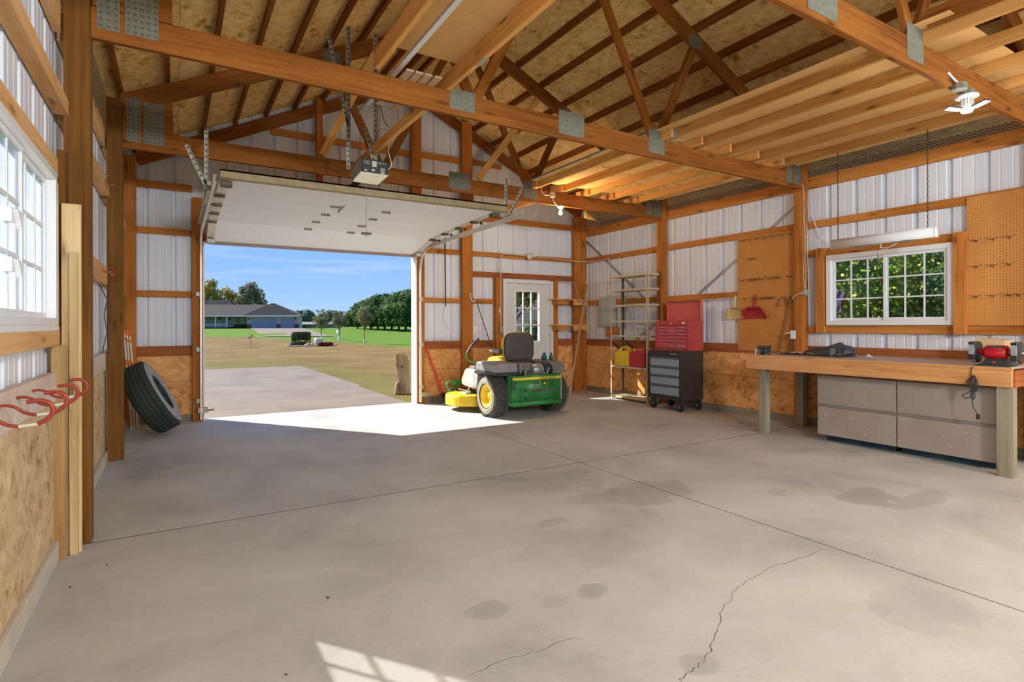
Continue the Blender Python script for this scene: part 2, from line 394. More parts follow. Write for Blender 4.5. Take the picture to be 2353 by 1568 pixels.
# ---- right wall
wr = struct('wall_right')
PX = 7.046
panels(wr, 'x', PX, 1, YF, 2.575, .0, 3.2, .3185, 2.642); panels(wr, 'x', PX, 1, 3.907, 8.81, .0, 3.2, .3185, 2.642)
panels(wr, 'x', PX, 1, 2.575, 3.907, .0, 1.285, .3185, 2.642); panels(wr, 'x', PX, 1, 2.575, 3.907, 2.16, 3.2, .3185, 2.642)
bays = [(-.49, 1.80), (1.914, 4.16), (4.274, 6.56), (6.674, 8.68)]
for y in (6.56, 4.16, 1.80, -.60, -3.0):
    t = MB()
    for k in range(3): t.box(6.872, y+.038*k+.0006, 0, 7.0, y+.038*(k+1)-.0006, 3.50+.0*k, g=2)
    t.build('post', M_post, wr, .002)
for i, (y0, y1) in enumerate(bays):
    y0 += .002; y1 -= .002
    if i == 1: segs = [(y0, 2.575), (3.907, y1)]
    box('girt', M_girt, (7.0, y0, 3.045, 7.038, y1, 3.195), wr, .002)
    box('girt', M_girt, (7.0, y0, 2.535, 7.038, y1, 2.625), wr, .002)
    if i == 1: box('girt', M_girt, (7.0, y0, 1.19, 7.038, y1, 1.282), wr, .002); box('girt', M_girt, (7.0, y0, 2.165, 7.038, y1, 2.255), wr, .002)
    else: box('girt', M_girt, (7.0, y0, 1.685, 7.038, y1, 1.775), wr, .002)
    box('skirt_board', M_redw, (6.985, y0, .895, 7.03, y1, 1.02), wr, .002)
    box('sheathing_board', M_osbW, (7.0, y0, .555, 7.012, y1, .895), wr)
    box('sheathing_board', M_osbW, (7.0, y0, .095, 7.012, y1, .551), wr)
    box('sill_board', M_grey, (6.99, y0, 0, 7.03, y1, .093), wr, .002)
box('stud', M_girt, (6.94, 3.927, 1.19, 6.999, 4.027, 2.257), wr, .002)
box('stud', M_girt, (6.92, 2.47, 1.19, 6.999, 2.567, 2.25), wr, .002)
for a, b in (((7.0405, 8.825, 3.04), (7.0405, 7.00, 1.66)), ((7.0405, 4.33, 2.88), (7.0405, 5.95, 1.78)), ((7.0405, 6.3, 1.66), (7.0405, 7.35, 1.03))):
    MB().beam(a, b, .004, .045, (0, 0, 1)).build('strap_brace', mat('brace_steel', (.36, .37, .38), .45, .4), wr)

def vent_mesh(parent, x, y0, y1, z0, z1):
    mb = MB(); p = .05; h = z1-z0; k = 0; y = y0-h*1.7
    while y < y1:
        for s in (1, -1):
            ya, yb_ = y, y+h*1.7
            a = [ya, z0] if s > 0 else [ya, z1]; b = [yb_, z1] if s > 0 else [yb_, z0]
            # clip to y0..y1
            def cut(P, Q, yc): t = (yc-P[0])/(Q[0]-P[0]); return [yc, P[1]+(Q[1]-P[1])*t]
            if a[0] < y0: a = cut(a, b, y0)
            if b[0] > y1: b = cut(a, b, y1)
            if b[0]-a[0] > .004:
                A = Vector((x, a[0], a[1])); B = Vector((x, b[0], b[1])); n = Vector((0, -(B-A).z, (B-A).y)).normalized()*.0026; t = Vector((.0016, 0, 0))
                mb.face([A-n-t, B-n-t, B+n-t, A+n-t]); mb.face([A-n+t, A-n-t, A+n-t, A+n+t][::1]) if 0 else None
                mb.face([A+n+t, B+n+t, B-n+t, A-n+t])
        y += p
    o = mb.build('vent_mesh', mat('mesh_steel', (.50, .44, .34), .6, .1), parent); o['kind'] = 'stuff'
for (y0, y1) in ((1.92, 4.15), (4.28, 6.55), (6.68, 8.68)):
    vent_mesh(wr, 7.002, y0, y1, 3.16, 3.56)
box('eave_board', M_truss, (7.42, YF, 3.20, 7.44, 9.0, 3.40), wr); box('eave_end', M_osbR, (7.05, 8.80, 3.20, 7.42, 8.812, 3.43), wr); box('soffit_board', M_osbR, (7.06, YF, 3.195, 7.44, 9.0, 3.205), wr)

# ---- left wall
wl = struct('wall_left')
LX = -.616
WL = (2.57, 3.965, 1.305, 2.15)
panels(wl, 'x', LX, -1, YF, WL[0], 0, 3.2, .3, .08); panels(wl, 'x', LX, -1, WL[1], 8.81, 0, 3.2, .3, .08)
panels(wl, 'x', LX, -1, WL[0], WL[1], 0, WL[2], .3, .08); panels(wl, 'x', LX, -1, WL[0], WL[1], WL[3], 3.2, .3, .08)
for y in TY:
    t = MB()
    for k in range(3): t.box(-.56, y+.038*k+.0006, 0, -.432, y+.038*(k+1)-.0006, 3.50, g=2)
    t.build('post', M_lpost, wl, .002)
for i, (y0, y1) in enumerate(bays):
    y0 += .002; y1 -= .002
    box('girt', M_girtL, (-.608, y0, 3.02, -.57, y1, 3.19), wl, .002)
    box('girt', M_girtL, (-.608, y0, 2.54, -.535, y1, 2.63), wl, .002)
    if i == 1: box('girt', M_girtL, (-.608, y0, 2.152, -.57, y1, 2.25), wl, .002); box('girt', M_girtL, (-.608, y0, 1.19, -.56, y1, 1.30), wl, .002)
    else: box('girt', M_girtL, (-.608, y0, 1.69, -.555, y1, 1.86), wl, .002)
    box('skirt_board', noisy('pinkish_board', (.62, .50, .42), (.74, .63, .54), 3, .7), (-.60, y0, .885, -.565, y1, 1.045), wl, .002)
    box('sheathing_board', M_osbL, (-.590, y0, .11, -.578, y1-(.18 if i == 1 else 0), .885), wl)
    box('sill_board', noisy('green_treated', (.50, .46, .38), (.62, .58, .50), 4, .8), (-.61, y0, 0, -.555, y1, .105), wl, .002)
for (y0, y1) in ((1.92, 4.15), (4.28, 6.55), (6.68, 8.68)): vent_mesh(wl, -.572, y0, y1, 3.17, 3.56)
box('eave_board', M_truss, (-1.0, YF, 3.20, -.98, 9.0, 3.40), wl); box('eave_end', M_osbR, (-.98, 8.80, 3.20, -.62, 8.812, 3.43), wl); box('soffit_board', M_osbR, (-1.0, YF, 3.195, -.63, 9.0, 3.205), wl)

# ---- back wall (the gable with both doors)
wb = struct('wall_back')
zt = lambda x: roofz(x, 5.41)
BY = 8.815
for a, b, z0 in ((-.616, .345, 0), (.345, 3.41, 2.46), (3.41, 5.10, 0), (5.10, 6.22, 2.14), (6.22, 7.046, 0)):
    panels(wb, 'y', BY, 1, a, b, z0, zt, .315, 6.60)
YG = (YB, YB+.038)
def bgirt(x0, x1, z0, z1, m_=M_girt, nm='girt'): box(nm, m_, (x0, YG[0], z0, x1, YG[1], z1), wb, .002)
for x0, x1 in ((-.43, .20), (3.56, 4.26), (4.46, 4.93)):
    bgirt(x0, x1, 1.685, 1.77)
for x0, x1 in ((-.43, .20), (3.56, 4.26), (4.46, 6.70)): bgirt(x0, x1, 2.525, 2.61)
bgirt(-.43, .20, 3.13, 3.22); bgirt(4.46, 6.70, 3.16, 3.26); bgirt(1.20, 3.34, 4.10, 4.20); bgirt(3.51, 4.26, 4.12, 4.22); bgirt(4.46, 5.1, 4.14, 4.23)
bgirt(.6, 3.34, 3.40, 3.49) if 0 else None
bgirt(4.46, 6.70, 2.16, 2.255, M_redw); bgirt(6.30, 6.70, 1.685, 1.77)
for x0, x1 in ((-.43, .20), (3.56, 4.26), (4.46, 4.93), (6.30, 6.70)):
    box('skirt_board', M_redw, (x0, YB-.012, .895, x1, YB+.03, 1.03), wb, .002)
    box('sheathing_board', M_osbW, (x0, YB, .555, x1, YB+.012, .895), wb)
    box('sheathing_board', M_osbW, (x0, YB, .095, x1, YB+.012, .551), wb)
    box('sill_board', M_grey, (x0, YB-.01, 0, x1, YB+.03, .093), wb, .002)
for x0, x1, z0, z1 in ((.20, .325, 0, 3.05), (3.43, 3.56, 0, 2.62), (4.26, 4.46, 0, 4.84), (3.34, 3.51, 3.32, 5.3), (1.83, 1.92, 3.45, 4.75), (-.56, -.432, 0, 3.50), (6.70, 6.87, 0, 3.42), (4.93, 5.06, 0, 2.16), (6.20, 6.30, 0, 2.16)):
    big = (x1-x0) > .15 or z1 > 4
    box('post', M_post, (x0, 8.68 if big or z0 == 0 else 8.72, z0, x1, YB-.0005 if not (x0 in (4.93, 6.20)) else YB+.02, z1), wb, .003)
box('post', M_post, (4.25, 8.56, 3.30, 4.43, 8.679, 3.62), wb, .02)
box('post', M_post, (6.872, 8.68, 0, 7.0, YB, 3.42), wb, .003)
box('header', M_redw, (.326, 8.67, 2.462, 3.429, 8.72, 2.56), wb, .002)
box('trim_board', M_vinyl, (.326, 8.73, 2.445, 3.429, 8.86, 2.460), wb)
box('trim_board', M_vinyl, (3.405, 8.69, 0, 3.429, 8.90, 2.444), wb, .002); box('trim_board', M_wpaint, (.326, 8.69, 0, .345, 8.90, 2.444), wb, .002)
for s in (-1, 1):   # gable rafter, seen behind the last truss
    MB().beam((3.22, 8.705, 5.22), (3.22+s*3.65, 8.705, 5.22-.48*3.65), .038, .172).build('gable_rafter', M_truss, wb)
# knobbly diagonal brace between the gable and the last truss
beam('diagonal_brace', M_joist, (5.0, 6.75, 3.30), (4.0, 8.6, 3.02), .038, .089, wb)

# ---- wall behind the camera, with an unseen open doorway added to let in daylight
wf = struct('wall_front')
for a, b, z0 in ((-.616, .6, 0), (.6, 5.8, 2.9), (5.8, 7.046, 0)): panels(wf, 'y', YF, -1, a, b, z0, zt, .315, 6.60)
box('post', M_post, (.46, YF+.02, 0, .6, YF+.14, 2.9), wf); box('post', M_post, (5.8, YF+.02, 0, 5.94, YF+.14, 2.9), wf)
box('header', M_redw, (.46, YF+.02, 2.9, 5.94, YF+.1, 3.1), wf)

# ---- roof: purlins and OSB sheets
ce = struct('ceiling')
for s in (-1, 1):
    for k in range(10):
        dx = .10+.397*k; x = 3.22+s*dx; z = roofz(x, 5.32)
        ys = [YF, -.62+.019, 4.18, 9.05] if k % 2 else [YF, 1.82, 6.58, 9.05]
        for y0, y1 in zip(ys[:-1], ys[1:]):
            box('purlin', M_truss, (x-.019, y0+.002, z+.003, x+.019, y1-.002, z+.088), ce)
    rows = [0, 1.06, 2.12, 3.18, 4.22]
    for r_ in range(4):
        ysp = [YF]+[YF+2.44*k-(1.22 if r_ % 2 else 0) for k in range(1, 7)]+[9.10]
        ysp = sorted(set([y for y in ysp if YF <= y <= 9.10]))
        for y0, y1 in zip(ysp[:-1], ysp[1:]):
            if y1-y0 < .05: continue
            a, b = rows[r_]+.0015, rows[r_+1]-.0015
            xa, xb = 3.22+s*a, 3.22+s*b; za, zb_ = roofz(xa, 5.412), roofz(xb, 5.412)
            mb = MB(); ln = (b-a)*1.11; o = R.uniform(0, 30); o2 = R.uniform(0, 30)
            P = [(xa, y0+.0015, za), (xb, y0+.0015, zb_), (xb, y1-.0015, zb_), (xa, y1-.0015, za)]
            uv = [(o, o2), (o, o2+ln), (o+y1-y0, o2+ln), (o+y1-y0, o2)]
            mb.face(P, uv); Q = [(p[0], p[1], p[2]+.013) for p in P]; mb.face(Q[::-1], uv[::-1])
            for i in range(4): mb.face([P[i], P[(i+1) % 4], Q[(i+1) % 4], Q[i]])
            mb.build('roof_sheathing', M_osbR, ce)
for x0 in (-.4, 1.42, 3.24, 5.06):   # unseen decking added to keep the fill light off the near roof
    box('rear_deck_panel', M_osbR, (x0, YF+.1, 3.23, x0+1.81, -.63, 3.248), ce)
mb = MB()
for s in (-1, 1):
    P = [(3.22, YF-.05, 5.43), (3.22+s*4.25, YF-.05, 5.43-.48*4.25), (3.22+s*4.25, 9.14, 5.43-.48*4.25), (3.22, 9.14, 5.43)]
    mb.prism(P, (0, 0, .02))
mb.build('roofing', mat('roofing_grey', (.2, .2, .21), .7), ce)

# ---- roof trusses: chords, webs, plates
TL = {6.56: 'roof truss over the raised garage door, hung with the glowing bulb', 4.16: 'long roof truss crossing the middle of the picture in front of the opener',
      1.80: 'dark roof truss at upper right carrying the white LED lamp', -.60: 'roof truss just behind the camera, over the rear bay', -3.0: 'roof truss farthest behind the camera near the rear doorway'}
def truss(y):
    t = thing('roof_truss', TL[y], 'roof truss', (3.22, y, 3.035), 'brown wooden roof trusses across the shop')
    yc = y+.019
    def P(x, z): return (x-3.22, .019, z-3.035)
    def bm(nm, a, b, h, m_=M_truss, w=.038, dy=0): 
        pa, pb = P(*a), P(*b); MB().beam((pa[0], pa[1]+dy, pa[2]), (pb[0], pb[1]+dy, pb[2]), w, h).build(nm, m_, t, .0015)
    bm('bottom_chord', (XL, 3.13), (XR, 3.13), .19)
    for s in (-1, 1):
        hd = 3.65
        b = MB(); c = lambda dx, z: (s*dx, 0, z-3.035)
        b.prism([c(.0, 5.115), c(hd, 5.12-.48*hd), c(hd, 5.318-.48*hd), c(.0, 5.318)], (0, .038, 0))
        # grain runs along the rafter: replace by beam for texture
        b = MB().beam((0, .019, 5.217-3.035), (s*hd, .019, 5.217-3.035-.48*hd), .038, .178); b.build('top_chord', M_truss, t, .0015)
        bm('heel_block', (3.22+s*3.64, 3.30), (3.22+s*3.23, 3.30), .14)
        MB().prism([(s*3.64, .001, .262), (s*3.235, .001, .262), (s*3.235, .001, 5.115-.48*3.235-3.035), (s*3.64, .001, 5.115-.48*3.64-3.035)], (0, .036, 0)).build('heel_wedge', M_truss, t)
        if y != 6.56 or s > 0 or 1:
            bm('web', (3.22+s*1.04, 3.215), (3.22+s*.05, 5.10), .089, w=.037)
            bm('web', (3.22+s*1.09, 3.215), (3.22+s*1.66, 4.36), .089, w=.037)
        def plate(x0, x1, z0, z1, dy=-.0015, holes=False):
            p = empty('truss_plate') if 0 else None
            MB().box(x0-3.22, dy-.0015, z0-3.035, x1-3.22, dy, z1-3.035).build('truss_plate', M_plate, t)
            if holes and y > 2:
                mb = MB(); nx = int((x1-x0)/.034); nz_ = int((z1-z0)/.037)
                for i in range(nx):
                    for j in range(nz_):
                        cx = x0-3.22+(i+.5)*(x1-x0)/nx; cz = z0-3.035+(j+.5)*(z1-z0)/nz_
                        mb.box(cx-.009, dy-.0022, cz-.006, cx+.009, dy-.0014, cz+.006)
                o = mb.build('plate_teeth', mat('tooth_slots', (.13, .085, .035), .7), t); o['kind'] = 'stuff'
        if s < 0:
            zt_ = 3.53 if y != 4.16 else 3.50
            plate(-.40, -.285, 3.10, zt_, holes=True); plate(-.26, -.085, 3.10, zt_-.02, holes=True)
        else:
            plate(6.53, 6.66, 3.08, 3.46, holes=True); plate(6.69, 6.85, 3.08, 3.44, holes=True)
        plate(4.17 if s > 0 else 1.93, 4.40 if s > 0 else 2.16, 3.08, 3.32 if s > 0 else 3.25, holes=(y == 6.56))
        plate(3.22+s*1.66-.10, 3.22+s*1.66+.10, 4.33, 4.47)
    MB().box(-.19, -.003, .035, .11, -.0015, .255).build('truss_plate', M_plate, t)
    MB().box(-.2, -.003, 5.02-3.035, .2, -.0015, 5.25-3.035).build('truss_plate', M_plate, t)
for y in TY: truss(y)
for y in (8.60,):
    pass

# ---- braces along the roof
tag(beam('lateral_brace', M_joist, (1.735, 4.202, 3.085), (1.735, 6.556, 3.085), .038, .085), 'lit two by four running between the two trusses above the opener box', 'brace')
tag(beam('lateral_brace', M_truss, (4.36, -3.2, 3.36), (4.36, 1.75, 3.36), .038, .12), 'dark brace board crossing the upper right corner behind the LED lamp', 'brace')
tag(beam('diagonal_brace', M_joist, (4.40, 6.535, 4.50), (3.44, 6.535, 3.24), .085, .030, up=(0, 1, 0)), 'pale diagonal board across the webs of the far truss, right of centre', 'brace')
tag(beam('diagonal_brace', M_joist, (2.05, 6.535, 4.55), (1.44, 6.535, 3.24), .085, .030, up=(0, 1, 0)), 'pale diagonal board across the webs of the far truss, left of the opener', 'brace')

# ---- garage door (open, under its tracks)
gd = struct('door_1')
prof = [(5.80, 2.665), (6.44, 2.655), (6.90, 2.645), (7.36, 2.63), (7.80, 2.605), (8.50, 2.44)]   # y, z of the underside along the sections
GX0, GX1 = .385, 3.345
for (ya, za), (yb, zb_) in zip(prof[:-1], prof[1:]):
    P = [(GX0, ya+.003, za), (GX0, yb-.003, zb_), (GX0, yb-.003, zb_+.045), (GX0, ya+.003, za+.045)]
    s = MB().prism(P, (GX1-GX0, 0, 0)).build('door_section', M_doorw, gd, .003)
    for x0, x1 in ((GX0-.028, GX0+.062), (GX1-.06, GX1+.028)):   # end stiles
        P = [(x0, ya+.002, za-.006), (x0, yb-.002, zb_-.006), (x0, yb-.002, zb_-.001), (x0, ya+.002, za-.001)]
        MB().prism(P, (x1-x0, 0, 0)).build('end_stile', noisy('cream_steel', (.70, .64, .52), (.78, .73, .60), 12, .45, .2), gd)
MB().box(GX0-.03, 5.72, 2.72, GX1+.06, 5.83, 2.735).box(GX0-.03, 5.72, 2.66, GX1+.06, 5.735, 2.735).box(GX0-.03, 5.735, 2.658, GX1+.06, 5.795, 2.664).build('strut', noisy('olive_steel', (.26, .20, .10), (.34, .27, .15), 10, .5, .4), gd)
box('bottom_seal', mat('brown_vinyl', (.30, .20, .15), .6), (GX0, 8.49, 2.40, GX1, 8.53, 2.47), gd)
def hinge(x, y, z, sl, stub=0):
    mb = MB()
    mb.box(x-.045, y-.03, z-.006, x+.045, y+.03, z-.001)
    mb.box(x-.045, y-.03, z-.022, x-.040, y+.03, z-.004); mb.box(x+.040, y-.03, z-.022, x+.045, y+.03, z-.004)
    mb.tube([(x-.05, y, z-.018), (x+.05, y, z-.018)], .006, 6)
    return mb.build('hinge', mat('hinge_steel', (.30, .30, .29), .5, .5), gd)
for (y, z), xs in (((6.44, 2.655), (1.56, 2.155)), ((6.90, 2.645), (1.555, 2.135)), ((7.36, 2.63), (1.54, 2.125)), ((7.80, 2.605), (1.53, 2.10))):
    for x in xs: hinge(x, y, z, 0)
    for x, sg in ((GX0+.01, -1), (GX1-.01, 1)):
        mb = MB(); mb.box(x-.05, y-.03, z-.03, x+.05, y-.022, z-.006).box(x-.05, y+.022, z-.03, x+.05, y+.03, z-.006).box(x-.05, y-.03, z-.032, x+.03, y+.03, z-.028)
        mb.tube([(x, y, z-.02), (x+sg*.09, y, z-.02)], .005, 6); mb.lathe([(0, -.01), (.02, -.01), (.02, .01), (0, .01)], (x+sg*.10, y, z-.02), (1, 0, 0), 12)
        mb.build('roller_hinge', mat('dark_bronze_steel', (.12, .085, .05), .5, .5), gd)
for x in (GX0+.03, GX1-.02):
    box('top_bracket', mat('dark_bronze_steel', (.12, .085, .05), .5, .5), (x-.045, 5.84, 2.615, x+.05, 5.95, 2.655), gd, .004)
    box('bottom_bracket', M_galv, (x-.05, 8.33, 2.40, x+.04, 8.47, 2.45), gd, .003)
box('pull_handle', mat('hinge_steel', (.30, .30, .29), .5, .5), (1.16+.46, 7.80, 2.50, 1.16+.58, 7.84, 2.60), gd) if 0 else None
def ctrack(x, sg):
    # path of the track in y,z; the channel opens towards the door
    pts = [(8.62, .03), (8.62, 2.18)]
    for i in range(1, 9):
        a = i/8*PI/2; pts.append((8.62-.38*(1-math.cos(a)), 2.18+.38*math.sin(a)))
    pts += [(5.46, 2.585)]
    mb = MB()
    for (ya, za), (yb, zb_) in zip(pts[:-1], pts[1:]):
        a = Vector((x, ya, za)); b = Vector((x, yb, zb_)); d = (b-a).normalized(); n = Vector((1, 0, 0)).cross(d)
        w = .028
        for off, wid, ax in ((0, 2*w, n), (w, .022, Vector((1, 0, 0))), (-w, .022, Vector((1, 0, 0)))):
            c = n*off if ax is not n else Vector((sg*.011, 0, 0)); cc = Vector((0, 0, 0)) if ax is n else Vector((0, 0, 0))
            if ax is n: q = [a+c-n*w, b+c-n*w, b+c+n*w, a+c+n*w]
            else: q = [a+c-Vector((.011, 0, 0)), b+c-Vector((.011, 0, 0)), b+c+Vector((.011, 0, 0)), a+c+Vector((.011, 0, 0))]
            mb.face(q)
    mb.build('track', noisy('cream_track', (.72, .69, .62), (.80, .77, .70), 12, .4, .3), gd, solid=.002)
    box('track_angle', M_galv, (x+sg*.012, 5.9, 2.60, x+sg*.05, 8.2, 2.607), gd); 
    for z in (.25, .95, 1.70): box('track_bracket', M_galv, (min(x, x+sg*.06), 8.625, z, max(x, x+sg*.06), 8.67, z+.06), gd, .002)
ctrack(.30, -1); ctrack(3.455, 1)
def angle_iron(p, q, parent, nm='angle_iron', w=.032):
    a = Vector(p); b = Vector(q); d = (b-a).normalized(); s1 = d.cross(Vector((0, 1, 0)))
    s1 = s1.normalized() if s1.length > .1 else Vector((1, 0, 0)); s2 = d.cross(s1).normalized()
    mb = MB(); mb.beam(a, b, w, .003, s2); m2 = MB(); o1 = s1*(w/2)
    mb.prism([a+s1*(w/2), b+s1*(w/2), b+s1*(w/2)+s2*w, a+s1*(w/2)+s2*w], s1*.002)
    o = mb.build(nm, M_galv, parent)
    hb = MB(); n = int((b-a).length/.05)
    for i in range(n):
        c = a+d*((i+.5)*(b-a).length/n); y_ = -.0022 if s2.y > 0 else -.0022
        cc = c-Vector((0, .0025, 0)); hb.box(cc.x-.007, cc.y-.0005, cc.z-.009, cc.x+.007, cc.y+.0005, cc.z+.009)
    h = hb.build('slot', M_dark, o); h['kind'] = 'stuff'
    return o
angle_iron((.25, 5.9, 3.12), (.25, 5.9, 2.58), gd); angle_iron((.09, 5.9, 2.96), (.24, 5.9, 2.62), gd)
angle_iron((3.50, 5.92, 3.12), (3.50, 5.92, 2.62), gd, w=.026); angle_iron((3.74, 5.92, 3.02), (3.53, 5.92, 2.64), gd, w=.026)
beam('end_bracket', M_galv, (.27, 5.9, 2.60), (.27, 6.5, 2.60), .03, .10, gd)
tube('lift_cable', M_dark, [(3.895, 8.6, 2.78), (3.90, 8.6, 1.62)], .012, gd); tube('lift_cable', M_galv, smooth_path([(3.90, 8.6, 1.62), (3.86, 8.6, 1.50), (3.88, 8.6, 1.35), (3.97, 8.6, 1.22)]), .005, gd)
for x in (.32, 3.53):
    mb = MB(); mb.box(x-.06, 8.60, .12, x+.06, 8.66, .19); mb.tube([(x+.05, 8.6, .15), (x+.13, 8.58, .16)], .012); mb.build('latch', M_galv, gd, .003)

# ---- entry door
d2 = struct('door_2')
DX0, DX1 = 5.09, 6.205
box('door_frame', M_wpaint, (DX0, 8.70, 2.075, DX1, 8.83, 2.135), d2, .002)
box('door_frame', M_wpaint, (DX0, 8.70, 0, DX0+.065, 8.83, 2.075), d2, .002); box('door_frame', M_wpaint, (DX1-.065, 8.70, 0, DX1, 8.83, 2.075), d2, .002)
lx0, lx1 = DX0+.068, DX1-.068
gx0, gx1, gz0, gz1 = 5.375, 5.915, .99, 1.93
for b in ((lx0, 8.745, .02, gx0, 8.79, 2.07), (gx1, 8.745, .02, lx1, 8.79, 2.07), (gx0, 8.745, .02, gx1, 8.79, gz0), (gx0, 8.745, gz1, gx1, 8.79, 2.07)): box('door_leaf', mat('door_grey_white', (.72, .73, .74), .45), b, d2)
mb = MB()
for b in ((gx0-.02, gz0-.02, gx0+.012, gz1+.02), (gx1-.012, gz0-.02, gx1+.02, gz1+.02), (gx0+.012, gz0-.02, gx1-.012, gz0+.012), (gx0+.012, gz1-.012, gx1-.012, gz1+.02)): mb.box(b[0], 8.735, b[1], b[2], 8.80, b[3])
mb.build('glazing_frame', M_vinyl, d2, .002)
for i in (1, 2):
    x = gx0+(gx1-gx0)*i/3; z = gz0+(gz1-gz0)*i/3
    box('muntin', M_vinyl, (x-.012, 8.752, gz0+.012, x+.012, 8.782, gz1-.012), d2); box('muntin', M_vinyl, (gx0+.012, 8.753, z-.012, gx1-.012, 8.781, z+.012), d2)
for i in range(3):
    for j in range(3):
        x = gx0+(gx1-gx0)*i/3; z = gz0+(gz1-gz0)*j/3
        box('pane', M_pane, (x+.012, 8.765, z+.012, x+(gx1-gx0)/3-.012, 8.769, z+(gz1-gz0)/3-.012), d2)
for z in (.25, 1.08, 1.84): box('hinge', M_galv, (lx1-.004, 8.735, z-.05, lx1+.012, 8.748, z+.05), d2, .002)
mb = MB().lathe([(0, 0), (.012, 0), (.012, .04), (.028, .05), (.03, .07), (.02, .085), (0, .088)], (lx0+.07, 8.745, .93), (0, -1, 0), 16).build('knob', M_chrome, d2)

# ---- windows
def window(name, axis_x, y0, y1, z0, z1, sgn, mt, left=False):
    w = struct(name); x = axis_x; f = .04 if left else .055
    X = lambda a, b: (min(x+sgn*a, x+sgn*b), max(x+sgn*a, x+sgn*b))   # a,b measured inwards
    xa, xb = X(0, .10)
    for b in ((y0, z0, y1, z0+f), (y0, z1-f, y1, z1), (y0, z0+f, y0+f, z1-f), (y1-f, z0+f, y1, z1-f)):
        box('window_frame', M_vinyl, (xa, b[0], b[1], xb, b[2], b[3]), w, .003)
    xa2, xb2 = X(.035, .112)
    ym = (y0+y1)/2
    for k, (a, b) in enumerate(((y0+f, ym+.02), (ym-.02, y1-f))):
        dxx = .018 if k == 0 else 0
        xs0, xs1 = X(.03+dxx, .058+dxx); s = .028 if left else .034
        sash = MB()
        for q in ((a, z0+f, b, z0+f+s), (a, z1-f-s, b, z1-f), (a, z0+f+s, a+s, z1-f-s), (b-s, z0+f+s, b, z1-f-s)): sash.box(xs0, q[0], q[1], xs1, q[2], q[3])
        sh = sash.build('sash', M_vinyl, w, .002)
        ia, ib, iz0, iz1 = a+s, b-s, z0+f+s, z1-f-s; xm = (xs0+xs1)/2
        for i in (1, 2):
            yy = ia+(ib-ia)*i/3; zz = iz0+(iz1-iz0)*i/3
            box('muntin', M_vinyl, (xm-.006, yy-.008, iz0, xm+.006, yy+.008, iz1), sh); box('muntin', M_vinyl, (xm-.0055, ia, zz-.008, xm+.0055, ib, zz+.008), sh)
        box('pane', mt, (xm-.002, ia, iz0, xm+.002, ib, iz1), sh)
    return w
w2 = window('window_2', 7.055, 2.577, 3.905, 1.287, 2.158, -1, M_pane)
w1 = window('window_1', -.660, WL[0], WL[1], WL[2], WL[3], 1, M_haze, True)
mb = MB(); mb.box(-.60, WL[0]-.03, WL[2]-.03, -.555, WL[1]+.0, WL[2]); mb.box(-.60, WL[1], WL[2]-.0, -.56, WL[1]+.035, WL[3]-.05); mb.build('casing', M_vinyl, w1, .003)
for z in (1.76, 1.555):
    mb = MB().box(-.60, 3.0, z-.03, -.57, 3.06, z+.03).prism([(-.57, 3.0, z+.02), (-.57, 3.06, z+.02), (-.57, 3.08, z-.05)], (.02, 0, 0)); mb.build('sash_latch', M_vinyl, w1, .002)
ORD = ('first', 'second', 'third', 'fourth', 'fifth', 'sixth', 'seventh', 'eighth', 'ninth')
# ================================================================== INTERIOR THINGS
# ---- storage loft on the right, two bays
lo = thing('storage_loft', 'timber storage loft with joists and tan decking over the right side', 'storage loft', (5.5, 4.0, 3.227))
def lb(nm, m_, b, bev=0): 
    return box(nm, m_, (b[0]-5.5, b[1]-4.0, b[2]-3.227, b[3]-5.5, b[4]-4.0, b[5]-3.227), lo, bev)
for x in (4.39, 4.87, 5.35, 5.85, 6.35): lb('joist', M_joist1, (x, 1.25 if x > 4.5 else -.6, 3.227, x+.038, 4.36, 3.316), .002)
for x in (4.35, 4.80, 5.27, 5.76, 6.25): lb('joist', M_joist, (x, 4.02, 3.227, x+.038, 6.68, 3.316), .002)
for x in (4.35, 4.80, 5.27, 5.76, 6.25): lb('joist', M_joist, (x-.042, 6.45, 3.227, x-.004, 8.6, 3.316) if x > 9 else (x-.042, 6.45, 3.227, x-.004, 6.74, 3.316), .002)
for a, b in ((1.60, 2.70), (2.703, 4.22)): lb('deck_panel', M_hard, (4.27, a, 3.317, 6.78, b, 3.325))
for a, b in ((4.224, 5.4), (5.403, 6.50)): lb('deck_panel', M_osbR, (4.25, a, 3.317, 6.72, b, 3.331))
lb('edge_strip', mat('blue_grey_edge', (.22, .27, .28), .6), (4.24, 4.224, 3.315, 4.249, 6.50, 3.333))
MB().box(4.38-5.5, -.04+0, .0, 4.387-5.5, .10, .088).build('joist_hanger', M_galv, lo); MB().box(4.38-5.5, -.04, -.004, 4.44-5.5, .10, -.001).build('joist_hanger', M_galv, lo)

# ---- hanging storage platform in the centre
pf = thing('storage_platform', 'narrow tan storage platform between two boards above the middle truss', 'platform', (1.63, 2.0, 3.227))
def pb(nm, m_, b, bev=0): return box(nm, m_, (b[0]-1.63, b[1]-2.0, b[2]-3.227, b[3]-1.63, b[4]-2.0, b[5]-3.227), pf, bev)
pb('side_board', M_joist, (1.285, -2.6, 3.227, 1.323, 4.10, 3.367), .002)
pb('side_board', M_joist, (1.90, -2.6, 3.227, 1.938, 4.40, 3.367), .002)
for a, b in ((-2.6, -.1), (-.097, 1.6), (1.603, 3.28), (3.283, 3.98)): pb('deck_panel', M_hard, (1.32, a, 3.368, 1.96, b, 3.375))
pb('strap', M_galv, (1.939, 3.52, 3.225, 1.941, 3.66, 3.368)); pb('strap', M_galv, (1.90, 3.52, 3.2235, 1.941, 3.66, 3.2265))
al = MB(); al.box(1.425, .2, 3.2262, 1.462, 5.02, 3.2285); al.box(1.425, .2, 3.2285, 1.4275, 5.02, 3.252)
